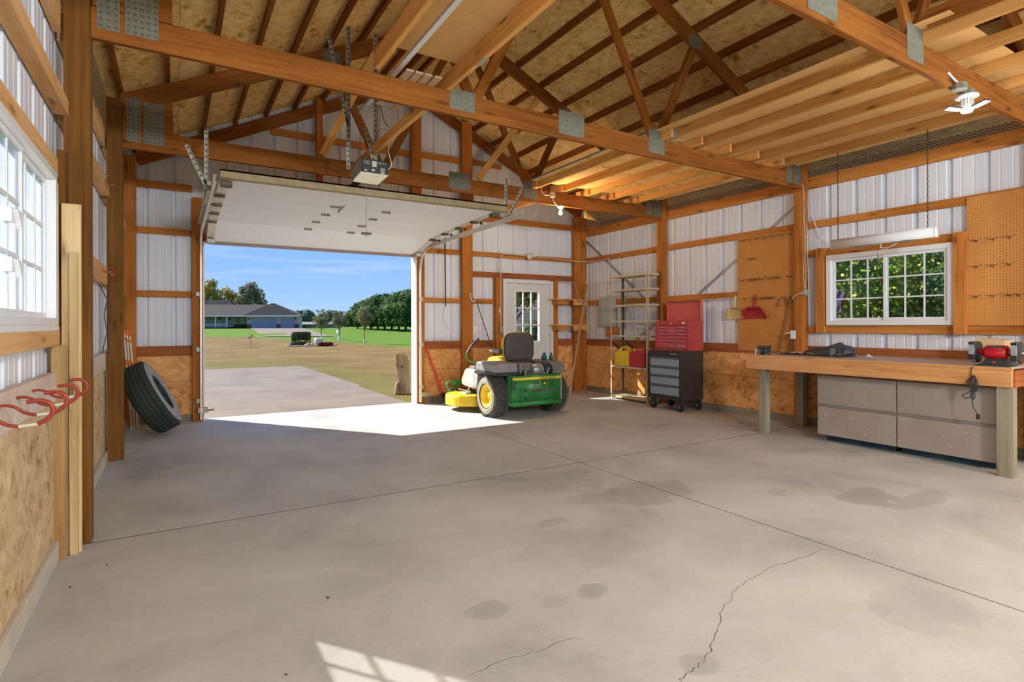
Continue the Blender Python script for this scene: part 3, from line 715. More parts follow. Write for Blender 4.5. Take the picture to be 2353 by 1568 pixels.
tag(al.build('metal_strip', mat('aluminium', (.60, .66, .66), .35, .6), None), 'long silvery angle strip lying under the tan platform', 'metal strip')
for i, (x, y1) in enumerate(((1.50, 4.75), (1.575, 4.62), (1.65, 4.8), (1.73, 4.5))):
    box_ = box('trim_strip', mat('pale_strip', (.55, .40, .25), .6), (x, 4.0, 3.227, x+.06, y1, 3.243))
    tag(box_, ('leftmost', 'second', 'third', 'rightmost')[i]+' pale flat strip of four lying on the trusses past the tan platform', 'strip', 'pale strips lying on the trusses')

# ---- opener
op = thing('garage_door_opener', 'dark ceiling mounted opener box with cream lens above the garage door', 'door opener', (1.66, 5.3, 2.745))
B = MB(); c = [(-.135, 0, .03), (.140, 0, .03), (.140, 0, .155), (-.135, 0, .155)]
box('housing', noisy('dark_green_black', (.022, .032, .026), (.035, .045, .036), 8, .5), (-.135, 0, .03, .14, .34, .165), op, .01)
box('side_panel', noisy('dusty_steel', (.34, .34, .28), (.44, .44, .36), 9, .5, .2), (-.139, .01, .035, -.1355, .33, .155), op, .001)
mb = MB(); P = [(-.135, 0, .029), (.14, 0, .029), (.125, .30, -.0), (-.125, .30, -.0)]
mb.face(P[::-1]); mb.face([(p[0], p[1], .031) for p in P]); [mb.face([P[i], P[(i+1) % 4], (P[(i+1) % 4][0], P[(i+1) % 4][1], .031), (P[i][0], P[i][1], .031)]) for i in range(4)]
mb.build('lamp_lens', mat('cream_lens', (.86, .83, .62), .35, emis=(.86, .82, .60), estr=.18), op)
mw = mat('decal_white', (.60, .57, .48), .6)
for cx in (-.092, -.062): mb = MB().torus((cx, -.002, .128), (0, 1, 0), .014, .0022, 18, 6); mb.build('emblem_ring', mw, op)
for b in ((-.025, .092, .018, .148), (.055, .055, .10, .092), (.06, .035, .098, .05), (-.10, .042, -.075, .058), (-.128+.1, .05, .0, .07)): box('sticker', mw if b[1] != .055 else mat('decal_grey', (.28, .28, .22), .6), (b[0], -.0015, b[1], b[2], 0, b[3]), op)
for x0 in (.03, .055, .085): tube('wire', mw, smooth_path([(x0, -.003, .150), (x0-.005, -.008, .135), (x0+.008, -.006, .125), (x0+.016, -.004, .140)]), .0022, op, 6)
box('rail', mat('dark_rail', (.035, .04, .032), .5, .4), (-.022, .33, .055, .022, 3.33, .10), op, .003)
box('trolley', M_galv, (-.03, .95, .035, .03, 1.10, .055), op, .003)
tube('door_arm', M_galv, [(0, 1.02, .035), (-.005, .9, -.02), (-.03, 1.08, -.09), (-.035, 1.15, -.10)], .008, op)
MB().beam((0, .45, -.01), (-.02, 1.35, -.11), .006, .03).build('curved_arm', mat('arm_grey', (.30, .30, .29), .5, .5), op)
tube('release_cord', mat('cord_grey', (.35, .33, .28), .7), [(.02, .35, .02), (.02, .352, -.49)], .003, op, 6)
mb = MB().tube([(-.03, .352, -.505), (.07, .352, -.50)], .013, 8).tube([(.02, .352, -.49), (.02, .352, -.54)], .004, 6); mb.build('release_handle', mat('handle_grey', (.16, .16, .15), .6), op)
for (x, a) in ((-.178, 1), (.10, 1)):
    angle_iron((x, .30, 1.55), (x, .30, .12), op, 'hanger_strap')
    angle_iron((x-.19, .30, 1.40) if x < 0 else (x-.10, .30, .56), (x, .30, .55) if x < 0 else (x-.0, .30, .13), op, 'hanger_strap', .026)
    beam('hanger_bar', M_galv, (-.20, .31, .16), (.14, .31, .16), .03, .004, op) if x > 0 else None
tube('power_cord', mat('white_cord', (.72, .72, .68), .5), smooth_path([(.24, .30, .62), (.26, .30, .50), (.24, .3, .36), (.27, .3, .22), (.18, .25, .12), (.155, .2, .05), (.14, .15, .06)]), .005, op)
tube('wire', M_dark, smooth_path([(.24, .30, .62), (.26, .5, .75), (.25, .6, .95)]), .004, op)
tube('wire', mat('white_cord', (.72, .72, .68), .5), smooth_path([(.10, .29, .50), (.12, .29, .58), (.20, .29, .60), (.26, .35, .585)]), .004, op)

# ---- glowing bulb
bl = thing('ceiling_light', 'glowing bare bulb in a white holder under the far truss', 'ceiling light', (4.82, 6.575, 3.035))
mb = MB().lathe([(0, 0), (.055, 0), (.055, -.012), (.04, -.03), (.022, -.045), (0, -.045)], (0, 0, 0), (0, 0, 1), 24); mb.build('lamp_holder', M_wpaint, bl)
mb = MB().lathe([(.013, -.045), (.014, -.06), (.026, -.085), (.029, -.102), (.022, -.122), (0, -.130)], n=20); mb.build('bulb', mat('bulb_glow', (1, .8, .5), .3, emis=(1, .62, .25), estr=22), bl)
box('junction_box', M_galv, (-.22, -.055, .10, -.13, -.016, .18), bl, .008)
tube('cable', mat('white_cord', (.72, .72, .68), .5), smooth_path([(-.17, -.03, .10), (-.13, -.03, .03), (-.06, -.02, -.01), (-.04, 0, -.01)]), .006, bl)
tube('cable', mat('white_cord', (.72, .72, .68), .5), smooth_path([(-.22, -.035, .13), (-.30, -.035, .12), (-.36, -.03, .17), (-.34, -.02, .24)]), .006, bl)
lamp('bulb_light', (4.82, 6.575, 2.86), 30, (1, .66, .36), .03)

# ---- LED lamp in view, and unseen fill lamps added behind the camera
def led(loc, label):
    t = thing('led_lamp', label, 'lamp', loc, 'three panelled LED shop lamps')
    mb = MB().lathe([(.052, .02), (.052, -.022), (0, -.022)], (-.13, 0, .0), (0, 0, 1), 8, sm=False); mb.build('junction_box', M_plate, t)
    mb = MB().lathe([(.05, .0), (.05, -.035), (0, -.035)], n=8, sm=False); mb.build('junction_box', M_plate, t)
    mb = MB().lathe([(0, -.035), (.07, -.037), (.072, -.05), (.03, -.06), (0, -.06)], n=24); mb.build('lamp_holder', M_wpaint, t)
    mb = MB().lathe([(.03, -.058), (.034, -.16), (0, -.165)], n=16)
    for k in range(12):
        a = k*PI/6; mb.box(0, 0, 0, 0, 0, 0) if 0 else mb.beam((math.cos(a)*.036, math.sin(a)*.036, -.062), (math.cos(a)*.036, math.sin(a)*.036, -.15), .004, .01, (math.cos(a), math.sin(a), 0))
    mb.build('heat_sink', mat('heat_sink', (.6, .6, .56), .5), t)
    for k in range(3):
        a = k*2*PI/3+.35; d = Vector((math.cos(a), math.sin(a), 0)); s = Vector((-math.sin(a), math.cos(a), 0))
        p = d*.045+Vector((0, 0, -.135)); q = d*.135+Vector((0, 0, -.118))
        pn = MB().beam(p, q, .060, .010, (0, 0, 1)).build('led_panel', mat('lamp_black', (.04, .04, .04), .5), t)
        dz = Vector((0, 0, -.0066)); MB().beam(p+dz, q+dz, .052, .003, (0, 0, 1)).build('light_strip', mat('led_glow', (1, 1, 1), .3, emis=(1, .98, .95), estr=7), pn)
    tube('cable', M_wpaint, smooth_path([(-.13, 0, .02), (-.20, .01, .05), (-.26, .02, .085)]), .007, t)
    return t
led((5.03, 1.775, 3.03), 'lit white LED lamp with spread panels below the upper right truss')
for i, p in enumerate([(1.4, -.62, 3.03), (5.2, -.62, 3.03), (1.4, -3.02, 2.85), (5.2, -3.02, 2.85)]):
    t_ = led(p, 'LED lamp behind the camera, %s side of the %s truss' % (('left', 'right')[i % 2], ('nearer', 'farther')[i//2]))
    if i > 1: tube('drop_cord', M_black, [(0, 0, 0), (0, 0, .185)], .006, t_)
lamp('led_light', (5.03, 1.775, 2.80), 9, (1, .97, .92), .10)
for p, w_ in (((1.4, -.62, 2.82), 30), ((5.2, -.62, 2.82), 8), ((1.4, -3.02, 2.6), 720), ((5.2, -3.02, 2.6), 500)): lamp('led_light', p, w_, (.86, .94, 1), .25)  # unseen fill lights added to brighten the shop

# ---- hooded shop light on chains
sh = thing('shop_light', 'white tubular shop light hung on chains in front of the right window', 'shop light', (6.37, 3.0, 2.20))
mb = MB()
pr = [(.052*math.cos(a), .052*math.sin(a)) for a in [PI*(-.38+1.76*k/16) for k in range(17)]]
for (a, b), (c_, d) in zip(pr[:-1], pr[1:]):
    mb.face([(a, -.50, b), (c_, -.50, d), (c_, .50, d), (a, .50, b)], sm=True)
mb.build('hood', M_vinyl, sh, solid=.004)
for y in (-.505, .505): MB().lathe([(0, 0), (.055, 0), (.055, .01), (0, .01)], (0, y-.005, 0), (0, 1, 0), 20).build('end_cap', M_vinyl, sh)
tube('lamp_tube', mat('tube_white', (.85, .85, .84), .3), [(0, -.48, -.005), (0, .48, -.005)], .018, sh, 12)
for yc in (-.22, .20):
    mb = MB()
    for i in range(7):
        y = yc-.10+i*.033; mb.tube(smooth_path([(-.035, y, -.01), (-.025, y, -.055), (.0, y, -.065), (.03, y, -.05), (.04, y, -.01)], 3), .0018, 5)
    for x, z in ((-.03, -.05), (0, -.065), (.032, -.048)): mb.tube([(x, yc-.105, z), (x, yc+.105, z)], .0018, 5)
    mb.tube(smooth_path([(-.03, yc-.105, -.05), (-.04, yc-.05, -.09), (-.03, yc+.02, -.05)], 4), .0016, 5)
    mb.build('wire_guard', mat('guard_wire', (.38, .38, .38), .4, .7), sh)
tube('cord', M_vinyl, smooth_path([(-.01, -.02, -.04), (0, .0, -.09), (0, -.08, -.10), (0, -.16, -.06)]), .004, sh, 6)
box('pull_switch', M_galv, (-.02, .0, -.06, .02, .08, -.045), sh)
tube('pull_chain', M_dark, [(0, .03, -.06), (0, .03, -.42)], .0022, sh, 5)
for y in (-.43, .44):
    mb = MB(); z = .052; k = 0
    while z < 1.03:
        ax = (1, 0, 0) if k % 2 else (0, 1, 0); e = Vector(ax); h = .017; w = .0065
        o_ = e.cross(Vector((0, 0, 1)))
        pts = [Vector((0, y, z))+o_*w*math.cos(a)+Vector((0, 0, 1))*h*math.sin(a) for a in [2*PI*j/8 for j in range(9)]]
        mb.tube(pts, .0023, 5, caps=False); z += .027; k += 1
    mb.build('chain', M_dark, sh)

# ---- pegboards and hooks
def pegmat(name):
    M = mat(name, (.60, .30, .09), .85, spec=.1); t = M.node_tree; b = t.nodes['Principled BSDF']
    c = N(t, 'ShaderNodeTexCoord'); s = N(t, 'ShaderNodeSeparateXYZ'); L(t, c.outputs['Object'], s.inputs[0]); fs = []
    for k in (1, 2):
        mu = N(t, 'ShaderNodeMath', op='MULTIPLY', i_1=1/.0254); L(t, s.outputs[k], mu.inputs[0]); fr = N(t, 'ShaderNodeMath', op='FRACT'); L(t, mu.outputs[0], fr.inputs[0])
        sb = N(t, 'ShaderNodeMath', op='SUBTRACT', i_1=.5); L(t, fr.outputs[0], sb.inputs[0]); sq = N(t, 'ShaderNodeMath', op='POWER', i_1=2); 
        ab = N(t, 'ShaderNodeMath', op='ABSOLUTE'); L(t, sb.outputs[0], ab.inputs[0]); L(t, ab.outputs[0], sq.inputs[0]); fs.append(sq.outputs[0])
    ad = N(t, 'ShaderNodeMath', op='ADD'); L(t, fs[0], ad.inputs[0]); L(t, fs[1], ad.inputs[1]); sr = N(t, 'ShaderNodeMath', op='SQRT'); L(t, ad.outputs[0], sr.inputs[0])
    n = N(t, 'ShaderNodeTexNoise', i_Scale=1.5, i_Detail=3.0); L(t, c.outputs['Object'], n.inputs[0])
    base = ramp(t, n.outputs[0], [(.35, (.56, .245, .065)), (.65, (.66, .30, .085))])
    L(t, mixc(t, ramp(t, sr.outputs[0], [(.12, (1, 1, 1)), (.17, (0, 0, 0))]), base, (.16, .07, .02)), b.inputs['Base Color']); return M
M_peg = pegmat('pegboard')
p1 = tag(box('pegboard', M_peg, (6.978, 4.34, .93, 6.984, 5.195, 2.548)), 'tall narrow brown pegboard between two posts behind the vise', 'pegboard')
p2 = tag(box('pegboard', M_peg, (6.978, 1.10, 1.283, 6.984, 2.468, 2.60)), 'wide brown pegboard at right edge beside the window', 'pegboard')
def wirehook(y, z, label, grp, ln=.07, sp=.0, dbl=True, nm='peg_hook'):
    mb = MB(); x = 6.978
    mb.tube(smooth_path([(x+.002, y, z), (x-.012, y, z-.001), (x-ln*.5, y, z-.012), (x-ln*.85, y, z-.01), (x-ln, y, z+.012)], 3), .0024, 5)
    mb.tube([(x-.005, y, z), (x-.005, y, z-.028)], .0024, 5)
    if dbl: mb.tube(smooth_path([(x-.008, y, z), (x-.03, y+.02, z-.004), (x-.05, y+.055, z+.012)], 3), .0022, 5).tube(smooth_path([(x-.008, y, z), (x-.03, y-.02, z-.004), (x-.05, y-.055, z+.012)], 3), .0022, 5)
    return tag(mb.build(nm, M_dark), label, 'hook', grp)
for i, y in enumerate((5.10, 4.99, 4.87, 4.75, 4.63, 4.50, 4.375)): wirehook(y, 2.505, ORD[i]+' wire hook from the left in the top row of the narrow pegboard', 'hooks in the top row of the narrow pegboard')
for i, y in enumerate((4.985, 4.90)): wirehook(y, 2.225, ('left', 'right')[i]+' wire hook of the pair below the top row on the narrow pegboard', 'pair of hooks on the narrow pegboard')
for i, y in enumerate((5.10, 4.98, 4.91, 4.86, 4.80, 4.68, 4.58, 4.53, 4.38)): wirehook(y, 1.935, ORD[i]+' wire hook from the left in the crowded middle row of the narrow pegboard', 'hooks in the middle row of the narrow pegboard', R.uniform(.07, .11))
for i, y in enumerate((5.06, 4.91, 4.81, 4.76, 4.70, 4.66, 4.61)): wirehook(y, 1.665, ORD[i]+' short wire hook from the left in the row above the red dustpan', 'hooks in the row above the red dustpan', .05)
for z, nm in ((2.15, 'upper'), (1.885, 'middle'), (1.583, 'lower')):
    for i, y in enumerate((2.386, 2.25, 2.12)+((2.05,) if nm == 'lower' else ())): wirehook(y, z, '%s wire hook from the left in the %s row of the wide pegboard' % (ORD[i], nm), '%s row hooks of the wide pegboard' % nm, .08)

def bighook(loc, sg, label, grp, sc=1.0, m_=None):
    # coated hook screwed in a wall; sg = direction away from the wall
    t = thing('coated_hook', label, 'hook', loc, grp)
    V = lambda a, b: (sg*a*sc, 0, b*sc)
    tube('arm', m_ or M_hookred, smooth_path([V(-.01, 0), V(.02, .004), (sg*.05*sc, 0, -.004*sc), V(.08, -.028), V(.115, -.038)], 5), .0058*sc, t)
    tube('grip', mat('cream_vinyl', (.62, .55, .44), .5), [V(.114, -.038), V(.165, -.033)], .0064*sc, t)
    tube('curl', m_ or M_hookred, smooth_path([V(.164, -.033), V(.190, -.018), V(.204, .008), V(.196, .034), V(.170, .046), V(.135, .043)], 5), .0075*sc, t)
    return t
for y, l in ((2.46, 'red coated hook at the left edge of the picture, nearest of four'), (2.75, 'red coated hook on the low left board, second from the left edge'), (3.04, 'red coated hook on the low left board, third from the left edge'), (3.34, 'red coated hook on the low left board, next to the leaning planks')):
    bighook((-.565, y, 1.0), 1, l, 'red hooks on the low left board')
for i, y in enumerate((6.0, 6.25)): bighook((-.556, y, 1.79), 1, ('nearer', 'farther')[i]+' red hook at mid height in the gap between the left posts', 'red hooks between the left posts', .45)
for i, y in enumerate((5.85, 6.2)): bighook((-.535, y, 2.60), 1, ('nearer', 'farther')[i]+' high red hook in the gap between the left posts', 'high red hooks between the left posts', .35)
for i, y in enumerate((5.72, 5.60, 5.47, 5.36)): bighook((6.998, y, 1.74), -1, ORD[i]+' brown hook from the left on the board above the tool chest lid', 'brown hooks above the tool chest', .5, mat('brown_hook', (.16, .05, .02), .5))
for i, y in enumerate((5.74, 5.66, 5.47, 5.39)): bighook((6.998, y, 2.585), -1, ORD[i]+' small hook from the left on the upper board beside the narrow pegboard', 'small hooks on the upper board', .35, mat('brown_hook', (.16, .05, .02), .5))
tube('rod_shelf', M_wpaint, [(6.975, 5.9, 1.675), (6.975, 5.2, 1.690)], .006)
tag(bpy.data.objects['rod_shelf'], 'thin white rod under the hooks above the red tool chest lid', 'rod')
bpy.data.objects['rod_shelf'].name = 'white_rod'

# ---- dustpans
def dustpan(loc, w, h, col, label, rot=0):
    t = thing('dustpan', label, 'dustpan', loc); M_ = mat('dustpan_'+label.split()[0], col, .4)
    n = 12; mb = MB()
    # pan: shallow scoop hanging down, open lip at the bottom; local x = off the wall
    rows = []
    for j in range(7):
        v = j/6; z = -v*h; half = (w/2)*(.62+.38*min(1, v*1.15)); dep = .075*(1-v*.75) if rot == 0 else .05
        row = []
        for i in range(n+1):
            u = -1+2*i/n; lift = abs(u)**6*.045*(1-v*.4)
            row.append((-.012-lift-(.018 if j == 0 else 0)*abs(1), u*half, z+(.03*(1-v)*math.cos(u*3) if rot == 0 else 0)*abs(u)))
        rows.append(row)
    for j in range(6):
        for i in range(n): mb.face([rows[j][i], rows[j][i+1], rows[j+1][i+1], rows[j+1][i]], sm=True)
    mb.face([rows[0][i] for i in range(n+1)]+[(-.055, w*.25, .005), (-.055, -w*.25, .005)])
    mb.build('pan', M_, t, solid=.005)
    hm = MB().beam((-.03, 0, -.01), (-.012, 0, .175), .032, .014, (1, 0, 0)); hm.build('handle', M_, t, .004)
    return t
dustpan((6.976, 4.905, 1.545), .40, .165, (.42, .022, .028), 'red plastic dustpan hanging from the narrow pegboard')
dustpan((6.972, 5.22, 1.545), .27, .17, (.72, .52, .22), 'yellowish plastic dustpan half hidden behind the red one', 1)

# ---- canes
for dy, dx, mm_, l in ((0, 0, wood('cane_wood', (.42, .23, .10), (.26, .12, .045), .2), 'brown wooden cane with curved top leaning on the narrow pegboard'), (-.11, .018, wood('cane_dark', (.34, .18, .08), (.2, .09, .035), .2), 'second curved cane half hidden behind the first one')):
    mb = MB(); pts = [(6.90+dx, 4.47+dy, .945), (6.93+dx, 4.37+dy, 1.55)]+[(6.93+dx, 4.37+dy+.075-.075*math.cos(a), 1.585+.075*math.sin(a)) for a in [PI*k/8 for k in range(9)]]+[(6.93+dx, 4.52+dy, 1.54)]
    mb.tube(pts, .0115, 8); tag(mb.build('cane', mm_), l, 'cane')

# ---- boxes, cables and conduit on the right post and pegboard
jb = thing('junction_box', 'round junction box with hanging cables on the post left of the window', 'junction box', (6.90, 4.155, 1.705))
MB().lathe([(0, 0), (.048, 0), (.048, .035), (.036, .045), (0, .045)], (0, 0, 0), (0, -1, 0), 8, sm=False).build('box', M_galv, jb)
wc = mat('cream_cable', (.60, .45, .28), .6)
tube('cable', wc, smooth_path([(-.01, -.012, .04), (-.03, -.012, .25), (.0, -.012, .6), (-.02, -.012, .9), (-.03, -.012, 1.33), (-.08, -.012, 1.36)]), .005, jb, 6)
tube('cable', wc, smooth_path([(.01, -.012, .04), (.02, -.012, .35), (.01, -.012, .7), (.0, -.012, 1.0), (.06, -.012, 1.15)]), .005, jb, 6)
tube('cable', M_wpaint, smooth_path([(.09, -.02, -.45), (.075, -.02, -.1), (.07, -.01, .3), (.06, -.012, .55), (.045, -.012, .9)]), .004, jb, 6)
tube('cable', wc, smooth_path([(-.03, -.03, 0), (-.055, .02, -.01), (-.05, .08, -.03), (-.035, .14, -.07)]), .009, jb, 6)
tag(tube('white_cable', M_wpaint, smooth_path([(7.0, 4.10, 2.70), (6.99, 4.0, 2.42), (6.97, 3.8, 2.27), (6.9, 3.5, 2.25), (6.42, 3.42, 2.26)]), .006, None, 6), 'white cable curving from the post down to the shop light', 'cable')
ou = thing('outlet', 'white outlet plate with a short plug beside the canes', 'outlet', (6.868, 4.28, 1.165))
box('plate', M_vinyl, (-.012, -.035, -.055, 0, .035, .055), ou, .003); tube('plug_cord', wc, smooth_path([(-.01, .03, .02), (-.03, .07, .02), (-.03, .11, .0)]), .011, ou)
sw = thing('light_switch', 'white switch plate on the post left of the entry door', 'switch', (4.50, 8.675, 1.22))
box('plate', M_vinyl, (-.045, -.008, -.065, .045, 0, .065), sw, .003); box('toggle', M_wpaint, (-.006, -.018, -.01, .006, -.008, .014), sw)
cn = thing('conduit', 'cream conduit running over the entry door to the breaker panel', 'conduit', (5.02, 8.67, 1.24))
tube('pipe', mat('cream_pipe', (.60, .55, .44), .5), smooth_path([(0, -.0, .05), (0, 0, 1.20), (.03, 0, 1.30), (.12, 0, 1.345), (.62, 0, 1.34), (1.6, .0, 1.31), (1.80, -.03, 1.30), (1.91, -.10, 1.30), (1.94, -.3, 1.29), (1.945, -.6, 1.30), (1.95, -.70, 1.25), (1.95, -.70, .6)], 4), .009, cn)
box('outlet_box', M_galv, (-.035, -.04, -.08, .035, .005, .05), cn, .004)
ws = thing('wall_light', 'unlit white bulb holder on the board above the entry door', 'wall light', (5.63, 8.655, 2.575))
MB().lathe([(0, 0), (.06, 0), (.06, .02), (.035, .045), (0, .045)], (0, 0, 0), (0, -1, 0), 24).build('lamp_holder', mat('cream_porcelain', (.74, .70, .60), .35), ws)
MB().lathe([(0, 0), (.016, 0), (.03, .05), (.032, .075), (.02, .10), (0, .11)], (0.0, -.045, 0), (.55, -.8, .1), 16).build('bulb', M_wpaint, ws)
dbx = tag(box('door_bell_button', M_vinyl, (4.985, 8.667, 1.52, 5.005, 8.679, 1.60)), 'small white button plate on the stud left of the entry door', 'button')
tag(tube('bent_cable', wc, smooth_path([(6.30, 8.70, 2.13), (6.62, 8.66, 2.13), (6.70, 8.66, 2.08), (6.76, 8.66, 1.90), (6.79, 8.6, 1.80)]), .007, None, 6), 'cream cable bending down from the header to the upper corner shelf', 'cable')
ep = thing('breaker_panel', 'grey metal breaker panel on the wall behind the shelving', 'breaker panel', (6.96, 8.04, 1.53))
box('cabinet', mat('panel_grey', (.42, .45, .42), .5), (-.02, -.21, -.27, .07, .21, .27), ep, .004); box('door', mat('panel_grey2', (.47, .50, .47), .5), (-.026, -.19, -.25, -.02, .19, .25), ep, .003)
box('latch', M_dark, (-.03, -.17, -.02, -.026, -.155, .02), ep); box('side_channel', M_galv, (-.0, -.50, -.30, .03, -.44, .30), ep); box('backing_board', M_girt, (.02, -.30, -.45, .038, .05, -.275), ep)

# ---- corner shelves, leaning board, cane with hook, shovel
for z, l in ((1.775, 'upper small wooden shelf in the corner right of the entry door'), (1.285, 'lower small wooden shelf in the corner right of the entry door')):
    t = thing('corner_shelf', l, 'shelf', (6.49, 8.6, z))
    box('board', M_joist, (-.40, -.12, 0, .38, .10, .018), t, .002); box('bracket', M_girt, (-.33, -.10, -.09, -.08, .08, -.0005), t, .002); box('front_lip', M_joist, (.04, -.12, -.10, .375, -.085, -.0005), t, .002)
tag(beam('leaning_board', wood('grey_stick', (.52, .38, .24), (.34, .22, .12), .3), (6.27, 8.30, .012), (6.81, 8.415, 2.08), .036, .018, up=(0, 1, 0)), 'long thin weathered board leaning on the two corner shelves', 'board')
hk = thing('hanging_rod', 'thin dark rod hanging from a white hook on the post left of the entry door', 'rod', (4.44, 8.67, 1.80))
tube('hook', M_vinyl, smooth_path([(-.03, 0, .06), (-.03, -.01, -.03), (0, -.03, -.09), (.045, -.03, -.07), (.06, -.03, -.02)]), .008, hk)
tube('rod', M_dark, [(.065, -.035, -.05), (.10, -.03, -.17), (.51, -.05, -1.30)], .008, hk)
ss = thing('snow_shovel', 'red handled shovel with dark blade leaning beside the garage door track', 'shovel', (3.84, 8.55, 0))
MB().beam((-.27, .115, .96), (-.02, .0, .16), .030, .040, (0, 1, 0)).build('handle', mat('red_plastic', (.62, .05, .025), .4), ss, .006)
MB().beam((-.02, 0, .17), (0, -.01, .10), .06, .04, (0, 1, 0)).build('socket', M_black, ss, .006)
mb = MB().prism([(-.16, .04, .12), (.05, .02, .15), (.12, -.05, .012), (-.20, -.03, .012)], (0, .006, 0)); mb.build('blade', mat('blade_grey', (.10, .10, .10), .6), ss)
MB().beam((-.08, .02, .07), (.03, .0, .16), .03, .03, (0, 1, 0)).build('blade_rib', mat('red_plastic', (.62, .05, .025), .4), ss); tube('blade_edge', mat('red_plastic', (.62, .05, .025), .4), [(.03, 0, .15), (.14, -.07, .01)], .008, ss)

# ---- metal shelving with fuel cans
SX, SY = 6.72, 7.04
ms = thing('metal_shelving', 'open cream metal shelving unit with six bare tiers beside the tool chest', 'shelving', (SX, SY, 0))
M_shelf = noisy('cream_shelf', (.56, .48, .30), (.68, .60, .42), 14, .4, .25)
for sx in (-1, 1):
    for sy in (-1, 1):
        mb = MB(); X = sx*.148; Y = sy*.452
        mb.box(min(X, X-sx*.003), min(Y, Y-sy*.034), 0, max(X, X-sx*.003), max(Y, Y-sy*.034), 2.18).box(min(X, X-sx*.030), min(Y, Y-sy*.003), 0, max(X, X-sx*.030), max(Y, Y-sy*.003), 2.18)
        mb.build('upright', M_shelf if sx < 0 else mat('olive_dark_steel', (.16, .13, .07), .5, .3), ms)
for z in (.07, .585, 1.11, 1.365, 1.64, 1.905, 2.145):
    mb = MB(); mb.box(-.145, -.448, z, .145, .448, z+.003).box(-.145, -.448, z-.028, -.142, .448, z).box(.142, -.448, z-.028, .145, .448, z).box(-.145, -.448, z-.028, .145, -.445, z).box(-.145, .445, z-.028, .145, .448, z)
    if z in (1.11, 1.365):   # sagged open frames
        mb = MB(); mb.box(-.145, -.448, z-.02, -.142, .448, z+.006).box(.142, -.448, z-.02, .145, .448, z+.006).box(-.145, -.448, z-.02, .145, -.445, z+.006).box(-.145, .445, z-.02, .145, .448, z+.006)
        for k in range(3): mb.box(-.142, -.25+k*.22, z-.008, .142, -.22+k*.22, z-.004)
    mb.build('shelf', M_shelf, ms)
def can(y, x, w, h, col, label, spout=True, d=.17):
    t = thing('fuel_can', label, 'fuel can', (x, y, .589)); M_ = mat('can_'+label.split()[0]+label.split()[-1], col, .42)
    mb = MB(); hw = w/2; sl = h*.70
    out = [(-hw, .0), (hw, 0), (hw, sl), (hw*.80, h*.80), (hw*.62, h*.93), (hw*.30, h), (-hw*.55, h), (-hw*.72, h*.93), (-hw, h*.74)]
    hole = [(hw*.40, h*.86), (hw*.22, h*.91), (-hw*.42, h*.91), (-hw*.52, h*.84)]
    # body in two prisms around the handle opening
    body = [(-hw, 0), (hw, 0), (hw, sl), (hw*.62, h*.78), (-hw*.66, h*.78), (-hw, sl)]
    mb.prism([(-d/2, p[0], p[1]) for p in body], (d, 0, 0)); mb.build('body', M_, t, .014)
    tube('handle', M_, smooth_path([(0, hw*.52, h*.74), (0, hw*.50, h*.90), (0, hw*.25, h*.97), (0, -hw*.35, h*.97), (0, -hw*.60, h*.90), (0, -hw*.62, h*.74)], 4), .016, t)
    MB().lathe([(0, 0), (.03, 0), (.03, .035), (0, .035)], (0, hw*.72, h*.76), (0, .5, .8), 14).build('collar', mat('can_yellow_cap', (.75, .50, .02), .45), t)
    if spout: tube('spout', M_black, smooth_path([(0, hw*.80, h*.85), (0, hw*1.15, h*.98), (-.02, hw*1.9, h*1.22)]), [.018]*12+[.012], t, 8)
    return t
can(7.235, 6.68, .335, .33, (.80, .58, .02), 'yellow plastic fuel can with black spout on the metal shelving')
can(6.865, 6.68, .36, .345, (.50, .035, .055), 'red plastic fuel can with black spout beside the yellow one')
tag(can(6.70, 6.78, .20, .30, (.36, .02, .04), 'dark red can mostly hidden behind the front red fuel can', False, .12), 'dark red can mostly hidden behind the front red fuel can', 'fuel can').location = (6.79, 6.66, .589)
for o in bpy.data.objects:
    pass

# ---- rolling cabinet and red tool chest
rc = thing('rolling_cabinet', 'black rolling tool cabinet with four grey drawers on casters', 'tool cabinet', (6.60, 6.03, 0))
M_cb = mat('cabinet_black', (.035, .034, .034), .45); M_dg = mat('drawer_grey', (.27, .33, .40), .45)
box('body', M_cb, (-.225, -.33, .165, .24, .33, .90), rc, .004); box('front_frame', M_cb, (-.243, -.33, .165, -.226, -.295, .90), rc, .002); box('front_frame', M_cb, (-.243, .295, .165, -.226, .33, .90), rc, .002); box('front_frame', M_cb, (-.243, -.295, .815, -.226, .295, .90), rc, .002); box('front_frame', M_cb, (-.243, -.295, .165, -.226, .295, .225), rc, .002)
zs = [.228, .385, .53, .665, .812]
for a, b in zip(zs[:-1], zs[1:]):
    d = box('drawer', M_dg, (-.240, -.29, a+.004, -.227, .29, b-.004), rc, .002); box('pull', mat('pull_dark', (.07, .065, .075), .4), (-.252, -.29, b-.028, -.240, .29, b-.008), d, .003)
box('badge', M_galv, (-.245, -.25, .852, -.243, -.12, .866), rc)
def caster(x, y):
    mb = MB().lathe([(0, -.02), (.05, -.02), (.058, -.012), (.058, .012), (.05, .02), (0, .02)], (x, y, .058), (.3, 1, 0), 20); w = mb.build('caster', mat('caster_black', (.015, .015, .017), .4), rc)
    MB().box(x-.03, y-.035, .10, x+.03, y+.035, .166).box(x-.02, y-.032, .05, x+.02, y-.026, .11).box(x-.02, y+.026, .05, x+.02, y+.032, .11).build('bracket', M_dark, w)
for x in (-.19, .20):
    for y in (-.27, .27): caster(x, y)
tc_ = thing('tool_chest', 'red tool chest with nine small drawers and open lid on the black cabinet', 'tool chest', (6.70, 6.055, .9015))
M_rd = noisy('chest_red', (.44, .055, .05), (.50, .075, .065), 6, .4); M_rd2 = mat('drawer_red', (.52, .085, .10), .4)
